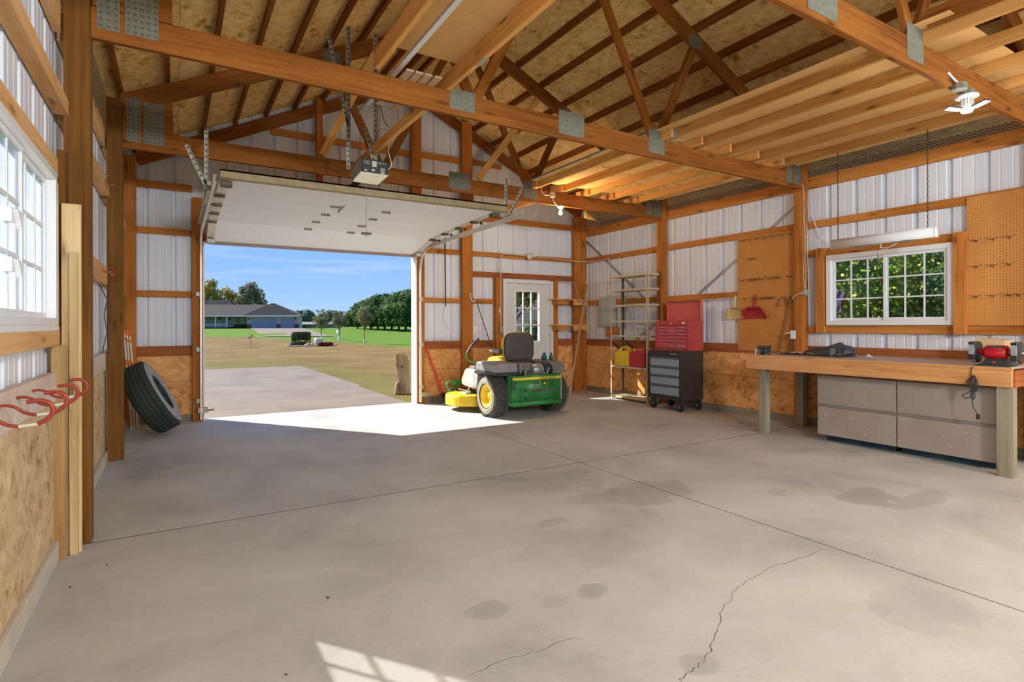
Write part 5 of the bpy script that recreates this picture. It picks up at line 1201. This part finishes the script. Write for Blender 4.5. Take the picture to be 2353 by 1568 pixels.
# bottles on the right fender
for i, (x, y) in enumerate(((.36, -.02), (.42, .03), (.50, -.02))):
    t = thing('oil_bottle', ('left', 'middle', 'right')[i]+'most green oil bottle of three standing on the mower fender', 'bottle', (4.36+x, 6.9+y, .779), 'green bottles on the mower')
    MB().lathe([(0, 0), (.030, 0), (.031, .03), (.030, .05), (.014, .068), (.012, .08), (0, .08)], n=16).build('bottle', mat('bottle_green', (.01, .12, .10), .35), t)
    MB().lathe([(.014, .078), (.014, .10), (0, .10)], n=12).build('cap', mat('cap_dark', (.02, .05, .05), .5), t)
# ================================================================== OUTDOORS
Fv, Rv = F, RX
def FR(d, px):   # ground coordinates a given depth along the door view
    t = (px-1176.5)/1277.05; p = Fv*d+Rv*t*d; return Vector((p.x, p.y, 0))
def ground_z(p):
    d = p.x*Fv.x+p.y*Fv.y; t = max(0, min(1, (d-66)/34)); return .78*t*t*(3-2*t)
M_dry = noisy('dry_lawn', (.135, .088, .030), (.20, .135, .050), .35, .95, detail=9, lo=.38, hi=.62, spec=.1)
M_green = noisy('green_lawn', (.075, .145, .010), (.11, .20, .018), .8, .95, detail=7, spec=.1)
M_gr2 = noisy('grass_mid', (.115, .095, .026), (.16, .13, .042), .5, .95, detail=8, spec=.1)
def grid(nm, x0, x1, y0, y1, nx, ny, m_, dz, parent=None):
    mb = MB()
    for i in range(nx):
        for j in range(ny):
            c = []
            for a, b in ((i, j), (i+1, j), (i+1, j+1), (i, j+1)):
                p = Vector((x0+(x1-x0)*a/nx, y0+(y1-y0)*b/ny, 0)); c.append((p.x, p.y, ground_z(p)+dz))
            mb.face(c, sm=True)
    return mb.build(nm, m_, parent)
def flat(nm, pts, m_, dz, parent=None, split=1):
    mb = MB(); mb.face([(p[0], p[1], (ground_z(Vector((p[0], p[1], 0))) if len(p) < 3 else p[2])+dz) for p in pts]); return mb.build(nm, m_, parent)
ground = struct('ground')
grid('far_field', -400, 500, -250, 600, 45, 45, M_green, -.09, ground)
grid('lawn', -120, 160, -60, 160, 90, 80, M_green, -.03, ground)
# browned lawn in front of the driveway as far as the road
bt = [(-60, 9.6), (-2, 9.6), (8, 9.0), (30, 10), (24, 22), (11.9, 30.9), (11.2, 38.5), (11.3, 46), (9.5, 50), (8.0, 61), (6.2, 70.5), (-60, 76)]
flat('dry_lawn', bt, M_dry, -.015, ground)
flat('worn_grass', [(3.36, 9.0), (5.2, 9.2), (4.6, 14), (4.4, 20), (3.0, 24.5), (-3, 20.5), (-3, 19.2), (3.45, 18.95)], M_gr2, -.011, ground)
dw = struct('driveway')
for a, b in ((8.905, 11.95), (11.96, 18.95)):
    box('slab', M_drive, (-2.2, a, -.12, 3.36 if a < 9 else 3.46, b, -.004), dw, .003)
road = struct('road')
P = [(-200, 84.6), (-60, 76.6), (3, 73), (26, 68.3), (90, 60), (90, 64.5), (27, 72.8), (3, 77.5), (-60, 81.5), (-200, 89)]
mb = MB()
for a, b, c, d in ((0, 1, 8, 9), (1, 2, 7, 8), (2, 3, 6, 7), (3, 4, 5, 6)): mb.face([(P[k][0], P[k][1], -.01+ground_z(Vector((*P[k], 0)))*0+.01) for k in (a, b, c, d)])
mb.build('asphalt', noisy('gravel_road', (.18, .16, .125), (.22, .20, .16), 2, .9), road)
hdw = struct('house_drive')
mb = MB()
top = [FR(102, 573), FR(102, 692)]; mid = [FR(80, 590), FR(80, 728)]; bot = [FR(66, 612), FR(66, 768)]
for (a, b), (c, d) in ((top, mid), (mid, bot)):
    for k in range(6):
        p0, p1 = a.lerp(c, k/6), a.lerp(c, (k+1)/6); q0, q1 = b.lerp(d, k/6), b.lerp(d, (k+1)/6)
        mb.face([(v.x, v.y, ground_z(v)+.03) for v in (p0, q0, q1, p1)])
mb.build('paving', noisy('pink_paving', (.17, .125, .105), (.21, .16, .135), 1.5, .9), hdw)

# ---- house across the road; local x runs to the right along its front
M_side = noisy('cream_siding', (.44, .43, .34), (.50, .49, .40), 2, .8, stretch=(.2, .2, 12)); M_roof = noisy('shingle', (.035, .03, .031), (.055, .047, .048), 3, .9, stretch=(1, 1, 6)); M_brick = noisy('brick_base', (.11, .045, .04), (.17, .085, .075), 5, .85, stretch=(1, 1, 3))
def frame_thing(nm, label, cat, px, d, z):
    p = FR(d, px); p.z = z; t = thing(nm, label, cat, p); t.rotation_euler = (0, 0, -YAW); return t
HD = 104; k_ = HD/1277.05       # metres per pixel at the house
ho = frame_thing('house', 'low brown roofed house with two garage doors across the road', 'house', 568, HD, ground_z(FR(HD, 568)))
hx = lambda px: (px-568)*k_
hz = lambda py: (745.5-py)*k_+1.3-ground_z(FR(HD, 568))+.02*0
def hb(nm, m_, x0, x1, y0, y1, z0, z1, par=ho, bev=0): return box(nm, m_, (min(x0, x1), y0, z0, max(x0, x1), y1, z1), par, bev)
E0 = hz(723)
hb('garage_wall', M_side, hx(568), hx(687), 0, 1.6, 0, E0); hb('main_wall', M_side, hx(300), hx(568), 3.0, 5.5, 0, E0)
for k in range(10): hb('siding_board', M_side, hx(568)-.01, hx(687)+.01, -.02, 0, 1.1+k*.17, 1.1+k*.17+.13) if 1.1+k*.17+.13 < E0 else None
gm = mat('far_door_blue', (.26, .30, .40), .5)
for a, b, n in ((577, 636, 4), (645, 677, 4)):
    d = hb('garage_door', gm, hx(a), hx(b), -.06, -.02, .02, hz(728.5)); hgt = hz(728.5)
    for q in range(4): hb('door_panel', gm, hx(a)+.06, hx(b)-.06, -.09, -.06, .04+q*hgt/4, hgt*(q+1)/4-.04, d)
for a, b in ((568, 577), (636, 645), (677, 687)): hb('brick_pier', M_brick, hx(a), hx(b), -.12, -.02, 0, hz(742))
hb('brick_wall', M_brick, hx(521), hx(568), 2.8, 3.0, 0, hz(742)); hb('porch_floor', mat('porch_shadow', (.08, .08, .085), .8), hx(300), hx(521), .2, 3, 0, .28)
for a, b in ((493, 0), (519, 0), (467, 0), (441, 0)): hb('porch_post', M_vinyl, hx(a)-.09, hx(a)+.09, .3, .48, .28, E0)
hb('porch_rail', M_vinyl, hx(300), hx(519), .33, .42, hz(741.5)-.04, hz(741.5)+.04); hb('porch_rail', M_vinyl, hx(300), hx(519), .33, .42, hz(749)-.04, hz(749)+.04)
mbv = MB()
for i in range(120): mbv.box(hx(519)-.16*i-.02, .35, hz(749), hx(519)-.16*i+.01, .38, hz(741.5))
mbv.build('balusters', M_vinyl, ho)
w = hb('window', mat('far_glass', (.03, .04, .05), .2), hx(526), hx(531), 2.93, 2.99, hz(738), hz(728.5)); hb('mullion', M_vinyl, hx(526), hx(531), 2.90, 2.93, hz(733.5), hz(733), w)
w = hb('front_door', mat('far_door_white', (.55, .55, .48), .5), hx(481.5), hx(490), 2.9, 2.99, .3, hz(731)); MB().lathe([(0, -.05), (.42, -.05), (.42, 0), (0, 0)], (hx(485.8), 2.93, hz(731)), (0, -1, 0), 16).build('arch_window', mat('far_glass2', (.10, .14, .22), .2), w)
for px in (509.5, 573, 679.5): MB().lathe([(0, 0), (.09, .05), (.12, .3), (0, .38)], (hx(px), -.12 if px > 560 else 2.85, hz(731)-.1), (0, 0, 1), 8).build('wall_lantern', M_black, ho)
# hipped roofs
def hip(nm, x0, x1, y0, y1, ze, ra, rb, zr, m_=M_roof):
    mb = MB(); A, B, C_, D = (x0, y0, ze), (x1, y0, ze), (x1, y1, ze), (x0, y1, ze); P_, Q_ = (ra[0], ra[1], zr), (rb[0], rb[1], zr)
    mb.face([A, B, Q_, P_]); mb.face([B, C_, Q_]); mb.face([C_, D, P_, Q_]); mb.face([D, A, P_]); mb.face([D, C_, B, A])
    o = mb.build(nm, m_, ho); hb('gutter', M_wpaint, x0, x1, y0-.06, y0, ze-.16, ze+.04); return o
hip('main_roof', hx(250), hx(640), 1.9 if 0 else -.2, 6.4, E0+.02, (hx(300), 3.2), (hx(609), 3.2), hz(697)*1.03)
hip('garage_roof', hx(560), hx(693), -.9, 2.6, E0+.03, (hx(619), 1.0), (hx(625), 1.0), hz(694)*1.01)
hip('tall_roof', hx(330), hx(530), 3, 7.4, E0+.6, (hx(400), 5), (hx(497), 5), hz(687)*1.05)
hb('bush', noisy('bush_dark', (.015, .03, .015), (.05, .07, .04), 3, .9), hx(524), hx(548), 1.8, 2.7, 0, .5, ho, .2)

# ---- shed
sh2 = frame_thing('shed', 'long pale green outbuilding right of the house', 'shed', 686, 118, ground_z(FR(118, 686))); kk = 118/1277.05
sx_ = lambda px: (px-686)*kk; sz_ = lambda py: (745.5-py)*kk+1.3-ground_z(FR(118, 686))
box('wall', noisy('shed_wall', (.13, .18, .165), (.16, .21, .19), 2, .7), (sx_(676), 0, 0, sx_(758), 8, sz_(742.5)), sh2)
MB().prism([(sx_(674), -.4, sz_(743)), (sx_(674), 4, sz_(736.5)), (sx_(674), 8.4, sz_(743))], (sx_(760)-sx_(674), 0, 0)).build('roof', noisy('shed_roof', (.20, .17, .18), (.24, .20, .21), 3, .6), sh2)
w = box('window', mat('far_glass', (.03, .04, .05), .2), (sx_(696), -.05, sz_(753.5), sx_(703), 0, sz_(746)), sh2); box('sill', M_black, (sx_(695), -.08, sz_(754.5), sx_(704.5), 0, sz_(753.5)), sh2); box('door', noisy('shed_door', (.33, .33, .34), (.37, .37, .38), 2, .7), (sx_(716), -.04, 0, sx_(722), 0, sz_(746)), sh2)

# ---- trees
def leafmat(nm, a, b, c=None):
    M_ = mat(nm, a, .75, spec=.2); t = M_.node_tree; bs = t.nodes['Principled BSDF']
    g_ = N(t, 'ShaderNodeNewGeometry'); n = N(t, 'ShaderNodeTexNoise', i_Scale=.9, i_Detail=3.0); tcx = N(t, 'ShaderNodeTexCoord'); L(t, tcx.outputs['Object'], n.inputs[0])
    mx = N(t, 'ShaderNodeMath', op='ADD'); L(t, g_.outputs['Random Per Island'], mx.inputs[0]); L(t, n.outputs[0], mx.inputs[1]); hf = N(t, 'ShaderNodeMath', op='MULTIPLY', i_1=.5); L(t, mx.outputs[0], hf.inputs[0])
    L(t, ramp(t, hf.outputs[0], [(.25, a), (.5, b), (.75, c or b)]), bs.inputs['Base Color'])
    tl = N(t, 'ShaderNodeBsdfTranslucent'); tl.inputs[0].default_value = (*b, 1); ms = N(t, 'ShaderNodeMixShader'); ms.inputs[0].default_value = .3
    L(t, bs.outputs[0], ms.inputs[1]); L(t, tl.outputs[0], ms.inputs[2]); L(t, ms.outputs[0], t.nodes['Material Output'].inputs[0]); return M_
LF_g = leafmat('leaf_green', (.02, .055, .014), (.05, .12, .025), (.10, .19, .04)); LF_a = leafmat('leaf_autumn', (.16, .16, .03), (.40, .32, .05), (.65, .48, .08))
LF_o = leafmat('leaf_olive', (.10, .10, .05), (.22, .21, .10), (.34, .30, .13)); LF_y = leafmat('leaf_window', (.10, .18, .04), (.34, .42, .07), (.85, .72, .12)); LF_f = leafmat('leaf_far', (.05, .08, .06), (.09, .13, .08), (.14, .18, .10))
M_bark = noisy('bark', (.06, .045, .035), (.12, .095, .075), 6, .9); M_wrap = mat('trunk_wrap', (.62, .64, .66), .6)
def crown(blobs, n, size, m_, nm='crown', par=None, core=.72, seed=1, jag=1.0):
    rr = random.Random(seed); mb = MB(); tot = sum(b[3]*b[3] for b in blobs)
    for (x, y, z, r_, sq) in blobs:
        k = int(n*r_*r_/tot)
        for _ in range(k):
            d = Vector((rr.gauss(0, 1), rr.gauss(0, 1), rr.gauss(0, 1))).normalized(); rad = r_*(rr.uniform(.62, 1.03*jag)); p = Vector((x, y, z))+Vector((d.x*rad, d.y*rad, d.z*rad*sq))
            nn = (d+Vector((rr.uniform(-.9, .9), rr.uniform(-.9, .9), rr.uniform(-.5, .9)))).normalized(); a = nn.orthogonal().normalized(); b = nn.cross(a); an = rr.uniform(0, PI); a, b = a*math.cos(an)+b*math.sin(an), b*math.cos(an)-a*math.sin(an)
            s = size*rr.uniform(.6, 1.3); mb.face([p-a*s, p-b*s*.6, p+a*s, p+b*s*.6])
        if core:
            q = MB(); q.ball((x, y, z), r_*core, 10, 6, sq=sq); o0 = len(mb.v); mb.v += q.v; mb.f += [tuple(i+o0 for i in f) for f in q.f]; mb.uv += q.uv; mb.sm += [False]*len(q.f)
    return mb.build(nm, m_, par)
def tree(label, base, h, blobs, n, size, m_, tr=.25, cat='tree', group=None, seed=1, nm='tree', wrapd=False, core=.72, trunk_top=None, par_extra=None, jag=1.0):
    t = thing(nm, label, cat, base, group)
    tt = trunk_top or h*.6
    tb_ = MB(); tb_.tube([(0, 0, -.1), (tr*.2, 0, tt*.5), (0, 0, tt)], [tr, tr*.75, tr*.45], 8)
    rr = random.Random(seed+50)
    for b in blobs[:7]: tb_.tube([(0, 0, tt*.55), ((b[0])*.5, b[1]*.5, (tt*.55+b[2])*.5+.1*h*0), (b[0], b[1], b[2])], [tr*.4, tr*.28, tr*.1], 5)
    tb_.build('trunk', M_bark, t)
    crown(blobs, n, size, m_, 'crown', t, core, seed, jag)
    if wrapd: tube('trunk_wrap', M_wrap, [(0, 0, 0), (0, 0, wrapd)], tr*1.5, t, 10)
    return t
def rb(n, w, z0, z1, r0_, r1_, seed, dep=None):
    rr = random.Random(seed); dep = dep or w
    return [(rr.uniform(-w, w), rr.uniform(-dep, dep), rr.uniform(z0, z1), rr.uniform(r0_, r1_), .85) for _ in range(n)]
def gp(d, px):
    p = FR(d, px); p.z = ground_z(p); return p
tree('tall yellowing tree at far left behind the brown roof', gp(128, 484), 10, [(-.5, 0, 9.2, 2.0, 1), (.8, 0, 7.6, 1.9, .9), (-2.2, 0, 7.4, 2.2, .9), (-1.5, 1, 5.6, 2.4, .8), (1.6, 0, 5.6, 1.9, .8), (.6, 0, 10.4, 1.0, 1)], 2600, .26, LF_a, .3, seed=3, core=.45, group=None)
tree('middle thin yellow tree behind the house roof', gp(130, 527), 9, [(-.6, 0, 8.2, 1.2, 1.2), (.7, 0, 7.4, 1.3, 1), (0, 0, 5.8, 2.0, .8), (2.0, 0, 6.6, 1.1, 1), (-1.9, 0, 5.6, 1.5, .9)], 1900, .25, LF_a, .25, seed=4, core=.4, jag=1.1)
tree('grey green tree right of the yellow trees behind the house', gp(127, 573), 10, [(.4, 0, 9.1, 1.5, 1), (-1.4, 0, 8.6, .9, 1), (1.8, 0, 7.6, 1.5, 1), (-.4, 0, 6.8, 2.1, .9), (2.4, 0, 5.8, 1.4, .9), (-2, 0, 5.6, 1.4, .9), (3.3, 0, 4.9, .8, .9)], 2600, .24, LF_o, .3, seed=5, core=.45, jag=1.08)
for i, (px, d, z, r_) in enumerate(((690, 240, 4.6, 3.0), (706, 240, 4.0, 4.0), (757, 250, 3.6, 4.5), (770, 250, 3.8, 4.2), (784, 255, 3.2, 4.2), (800, 250, 3.0, 4.6), (811, 240, 3.6, 4.2))):
    tree('%s distant hazy tree on the skyline between the shed and the grove' % ('first', 'second', 'third', 'fourth', 'fifth', 'sixth', 'seventh')[i], gp(d, px), z+2, [(0, 0, z, r_, .85), (-r_*.7, 0, z*.7, r_*.7, .8), (r_*.8, 0, z*.6, r_*.7, .8)], 420, .8, LF_f, .3, seed=20+i, core=.9)
# grove of big trees on the right
gr_ = [(822, 98, 4.3, 2.3), (838, 94, 4.7, 2.5), (853, 92, 5.2, 2.6), (868, 90, 5.6, 2.8), (884, 90, 5.7, 2.8), (900, 88, 5.5, 2.8), (916, 86, 6.0, 2.9), (932, 85, 6.2, 2.9), (948, 84, 6.3, 3.0)]
for i, (px, d, h, r_) in enumerate(gr_):
    tree('dark green tree of the grove, %s from its left end' % ('first', 'second', 'third', 'fourth', 'fifth', 'sixth', 'seventh', 'eighth', 'ninth')[i], gp(d, px), h, [(0, 0, h*.72, r_*.62, 1), (-r_*.5, -.4, h*.5, r_*.5, 1), (r_*.5, -.3, h*.5, r_*.5, 1), (0, -.8, h*.30, r_*.52, .8), (-r_*.5, -.5, h*.24, r_*.36, .8), (r_*.5, -.5, h*.22, r_*.34, .8), (r_*.15, .3, h*.87, r_*.36, 1)], 1900, .21, LF_g, .2, seed=40+i, group='green trees of the grove', core=.8)
# three young trees with wrapped trunks
tree('leftmost young tree with sparse top beyond the flower bed', gp(56, 738), 3, [(-.25, 0, 1.9, .62, .8), (.35, 0, 1.75, .55, .8), (0, 0, 1.35, .5, .8), (.0, 0, 2.35, .3, 1.1), (.7, 0, 2.35, .14, .7), (-.35, 0, 2.75, .16, 1), (.12, 0, 2.8, .2, 1)], 800, .085, LF_o, .045, seed=60, wrapd=.42, core=.35, jag=1.15)
tree('middle young tree beside the white mailbox post', gp(47, 780), 2.6, [(0, 0, 1.75, .48, .9), (-.35, 0, 1.7, .33, .9), (.35, 0, 1.55, .34, .9), (0, 0, 1.35, .35, .8), (-.3, 0, 2.2, .25, 1), (.1, 0, 2.35, .22, 1)], 800, .07, LF_o, .04, seed=61, wrapd=.35, core=.35, jag=1.1)
tree('rightmost young brownish tree in front of the grove', gp(39, 837), 2.7, [(0, 0, 2.0, .52, .9), (-.35, 0, 1.85, .36, .9), (.35, 0, 1.8, .38, .9), (0, 0, 2.35, .34, .9), (.05, 0, 1.55, .30, .8)], 900, .06, LF_o, .032, seed=62, wrapd=.32, core=.35, jag=1.1)
mbx = thing('mailbox', 'small white mailbox on a white post beside the middle young tree', 'mailbox', gp(50, 778)); box('post', M_wpaint, (-.05, -.05, 0, .05, .05, .6), mbx); box('box', M_wpaint, (-.14, -.2, .58, .14, .2, .86), mbx, .03)
wt = thing('water_tower', 'pale water tower on the horizon behind the middle young tree', 'water tower', gp(480, 788)); kw = 480/1277.05
MB().lathe([(0, 12.2), (3.6, 12.0), (3.7, 10.9), (3.0, 8.5), (1.0, 6.9), (.9, -1), (0, -1)], (0, 0, -2.2), (0, 0, 1), 20).build('tank', mat('tower_grey', (.42, .44, .48), .6), wt)
# flower bed
fb = thing('flower_bed', 'round flower bed edged with pale stones in the browned lawn', 'flower bed', gp(35.6, 716))
for k in range(40):
    a = 2*PI*k/40; x, y = 1.48*math.cos(a), .75*math.sin(a); MB().box(x-.10, y-.06, -.02, x+.10, y+.06, .055+.01*(k % 3)).build('edging_stone', noisy('edging', (.42, .33, .26), (.52, .42, .33), 4, .8), fb, .012)
MB().lathe([(0, .01), (1.4, .01)], n=24).build('soil', mat('soil', (.10, .07, .045), .9), fb).scale = (1, .5, 1)
def bush(label, px, d, blobs, n, size, m_, seed, core=.88, nm='bush', cat='bush', grp=None):
    t = thing(nm, label, cat, gp(d, px), grp); crown(blobs, n, size, m_, 'foliage', t, core, seed); return t
bush('clipped square hedge at the back of the flower bed', 692, 36.6, [(-.45+.15*i, 0, .28+.22*j, .20, 1) for i in range(7) for j in range(3)], 2600, .03, leafmat('leaf_hedge', (.02, .045, .012), (.05, .09, .025), (.12, .14, .05)), 70)
bush('low rounded dark green bush in front of the clipped hedge', 686, 35.3, [(-.25, 0, .12, .24, .9), (.0, 0, .14, .27, .9), (.25, 0, .12, .24, .9), (-.4, 0, .08, .16, .9)], 1500, .025, leafmat('leaf_lowbush', (.03, .05, .02), (.06, .085, .03), (.10, .12, .05)), 71)
bush('bright yellow flowering plant between bush and hedge', 694, 35.9, [(-.1, 0, .30, .11, .6), (.1, 0, .27, .13, .6), (.2, 0, .2, .1, .6)], 500, .025, leafmat('leaf_yellow', (.45, .30, .01), (.65, .45, .02)), 72)
bush('orange yellow plant leaning by the rocks', 708, 35.8, [(-.1, 0, .12, .09, .7), (.0, 0, .22, .08, .7), (.08, 0, .30, .07, .7)], 400, .025, leafmat('leaf_orange', (.40, .22, .02), (.55, .33, .04)), 73)
bush('row of dark red flowers right of the white planter', 748, 35.0, [(-.36+.12*i, 0, .12+.03*(i % 2), .13, 1) for i in range(7)], 1800, .022, leafmat('leaf_red', (.06, .008, .012), (.20, .02, .025), (.32, .05, .04)), 74)
bush('small green clump in front of the white planter', 714, 35.0, [(-.1, 0, .06, .10, .8), (.12, 0, .06, .10, .8)], 300, .02, LF_g, 75)
pt = thing('planter', 'whitish barrel planter in the flower bed', 'planter', gp(35.3, 732)); MB().lathe([(0, 0), (.24, 0), (.26, .25), (.25, .49), (.22, .50), (.22, .45), (0, .45)], n=24).build('barrel', noisy('planter_white', (.55, .50, .46), (.66, .61, .56), 5, .7), pt)
for z in (.10, .38): MB().torus((0, 0, z), (0, 0, 1), .258, .012, 24, 6).build('hoop', mat('hoop_grey', (.35, .33, .31), .6), pt)
for i, (px, r_) in enumerate(((703, .11), (708, .14), (700, .09))):
    q = MB().ball((0, 0, r_*.5), r_, 8, 6, sq=.7); q.v = [(x*R.uniform(.85, 1.15), y*R.uniform(.85, 1.15), z) for x, y, z in q.v]; o = q.build('rock', noisy('rock', (.40, .35, .32), (.52, .47, .44), 5, .8)); o.location = gp(35.2, px); tag(o, ('middle small', 'rightmost and largest', 'leftmost smallest')[i]+' pale rock in front of the orange yellow plant', 'rock', 'pale rocks in the flower bed')
pu = thing('water_hydrant', 'rusty red yard hydrant with looped handle standing in the brown lawn', 'hydrant', gp(34.2, 576)); k2 = 34.2/1277
tube('pipe', M_galv, [(0, 0, 0), (0, 0, .52)], .022, pu, 8); tube('head', mat('rust_red', (.25, .07, .04), .7), smooth_path([(-.13, 0, .48), (-.12, 0, .56), (-.03, 0, .58), (0, 0, .52), (0, 0, .66), (.05, 0, .74), (.12, 0, .66), (.10, 0, .56)], 4), .022, pu, 8)
box('base_stone', noisy('rock', (.40, .35, .32), (.52, .47, .44), 5, .8), (.12, -.05, 0, .30, .05, .05), pu, .02)
# weathered stump by the door
sm2 = thing('fence_post_stump', 'split weathered log standing upright outside the door opening', 'log', (3.72, 10.15, 0)); M_log = noisy('log_wood', (.16, .10, .05), (.30, .21, .115), 9, .85, 0, .6, stretch=(1, 1, .25))
mb = MB(); rings = []
for j in range(12):
    z = j/11*.76; rg2 = []
    for k in range(16):
        a = 2*PI*k/16; r_ = .115*(1-.12*z)+.018*math.sin(a*3+z*5)+R.uniform(-.006, .006); rg2.append((r_*math.cos(a)*1.15-.05*z, r_*math.sin(a), z-.05*max(0, math.cos(a))*(j/11)**2*2+(R.uniform(-.015, .015) if j == 11 else 0)))
    rings.append(rg2)
for a, b in zip(rings[:-1], rings[1:]):
    for k in range(16): mb.face([a[k], a[(k+1) % 16], b[(k+1) % 16], b[k]], sm=True)
mb.face(rings[-1]); mb.build('trunk', M_log, sm2); MB().prism([(-.175, -.05, 0), (-.10, -.07, 0), (-.11, -.06, .24), (-.14, -.05, .20)], (.0, .10, 0)).build('splinter', M_log, sm2)
MB().lathe([(0, 0), (.02, 0), (.015, .01), (0, .01)], (-.06, -.12, .52), (0, -1, 0), 8).build('knot', mat('knot_dark', (.06, .035, .02), .8), sm2)
MB().lathe([(0, 0), (.06, .0), (.05, .004)], (0,0,0)).build('moss', M_gr2, sm2) if 0 else None

# ---- behind the entry door glass
nb = thing('neighbour_house', 'cream sided house seen through the entry door glass', 'house', (13.6, 24.0, 0), None)
nb.rotation_euler = (0, 0, -YAW)
M_sid = noisy('beige_siding', (.80, .62, .40), (.88, .70, .48), 1, .7)
for k in range(16): MB().prism([(-2.6, 0, .25+k*.18), (-2.6, -.025, .25+k*.18), (-2.6, 0, .43+k*.18)], (14, 0, 0)).build('siding_board', M_sid, nb)
box('wall', M_sid, (-2.6, .003, 0, 9, 6, 3.2), nb); box('foundation', mat('foundation', (.3, .27, .25), .8), (-2.6, -.04, 0, 9, 0, .25), nb)
w = box('window', mat('far_glass', (.03, .04, .05), .2), (-.2, -.06, 1.95, 1.1, -.01, 2.9), nb); box('window_frame', M_vinyl, (-.3, -.09, 1.86, 1.2, -.03, 1.95), nb)
MB().prism([(-3.0, -.6, 3.15), (-3.0, 3, 4.6), (-3.0, 6.6, 3.15)], (12.5, 0, 0)).build('roof', M_roof, nb)
tree('leafy tree in front of the cream house outside the entry door', (9.6, 15.9, 0), 4, [(0, 0, 2.7, .75, .8), (-.8, .3, 2.5, .6, .8), (.6, 0, 2.5, .6, .8), (-1.5, .8, 2.6, .7, .8), (-.2, 0, 3.3, .8, .8), (1.2, -.5, 2.75, .55, .8), (-.7, .2, 1.95, .3, .8)], 2600, .085, leafmat('leaf_door', (.04, .09, .02), (.10, .18, .04), (.22, .30, .08)), .09, seed=90, core=.35, jag=1.1)
bush('large rounded green shrub seen low in the entry door glass', 1222, 23.2, [(.3, 0, .75, .8, 1), (1.0, 0, .8, .8, 1), (-.1, 0, .6, .6, 1)], 3000, .06, LF_g, 91)
bush('small wispy shrub at the left of the entry door glass', 1193, 22.6, [(-.2, 0, .35, .3, 1), (.2, 0, .3, .3, 1), (-.4, 0, .65, .15, 1.5)], 500, .05, LF_o, 92, .5)

# ---- behind the right window
for i, (x, y, z, r_) in enumerate(((13.6, 9.0, 2.1, 2.1), (15.5, 7.2, 2.6, 2.3), (16.8, 5.2, 2.6, 2.4), (14.2, 11.2, 2.6, 2.2), (19.5, 8.5, 4.5, 3.2), (19.8, 4.2, 4.4, 3.2))):
    bl_ = [(0, 0, z, r_, .9), (-.6*r_, .3, z*.8, r_*.6, .9), (.5*r_, -.4*r_, z*.85, r_*.65, .9), (0, .6*r_, z*.75, r_*.6, .9), (-.2*r_, -.2*r_, z+r_*.7, r_*.6, .9), (-.3, 0, max(.6, z-r_*.8), r_*.7, .7)]
    tree('%s leafy green and yellow tree outside the right window' % ('nearest', 'second', 'third', 'leftmost', 'tall rear left', 'tall rear right')[i], (x, y, 0), z+r_, bl_, 15000 if i < 4 else 8000, .05 if i < 4 else .08, LF_y if i in (0, 1, 3) else leafmat('leaf_deep', (.03, .08, .025), (.07, .17, .05), (.35, .40, .08)), .12, seed=100+i, core=.62)
fg = thing('flag', 'striped red and white flag hanging outside at the left edge of the right window', 'flag', (12.22, 6.75, 0))
tube('pole', M_galv, [(0, 0, 0), (0, 0, 2.6)], .02, fg, 8)
for k in range(7):
    mb = MB()
    for j in range(8):
        z0 = 2.15-.5*j/8; z1 = 2.15-.5*(j+1)/8
        f_ = lambda u, z: (.02+u*.9+.03*math.sin(z*14+u*9), -.02-u*.32+.04*math.sin(z*9+u*14), z-u*.6)
        a, b = k*.045, (k+1)*.045; mb.face([f_(a, z0), f_(b, z0), f_(b, z1), f_(a, z1)], sm=True)
    mb.build('stripe', mat('flag_red', (.55, .03, .06), .7) if k % 2 == 0 else mat('flag_white', (.75, .72, .75), .7), fg, solid=.002)
# pale corrugated building beyond the left window
nw = struct('neighbour_wall'); panels(nw, 'x', -5.2, 1, -3, 16, -.05, 2.9, .3, 0, M_white)
box('footing', M_drive, (-5.35, -3, -.1, -5.21, 16, .02), nw); box('cap_trim', M_white, (-5.4, -3, 2.9, -5.1, 16, 3.0), nw)
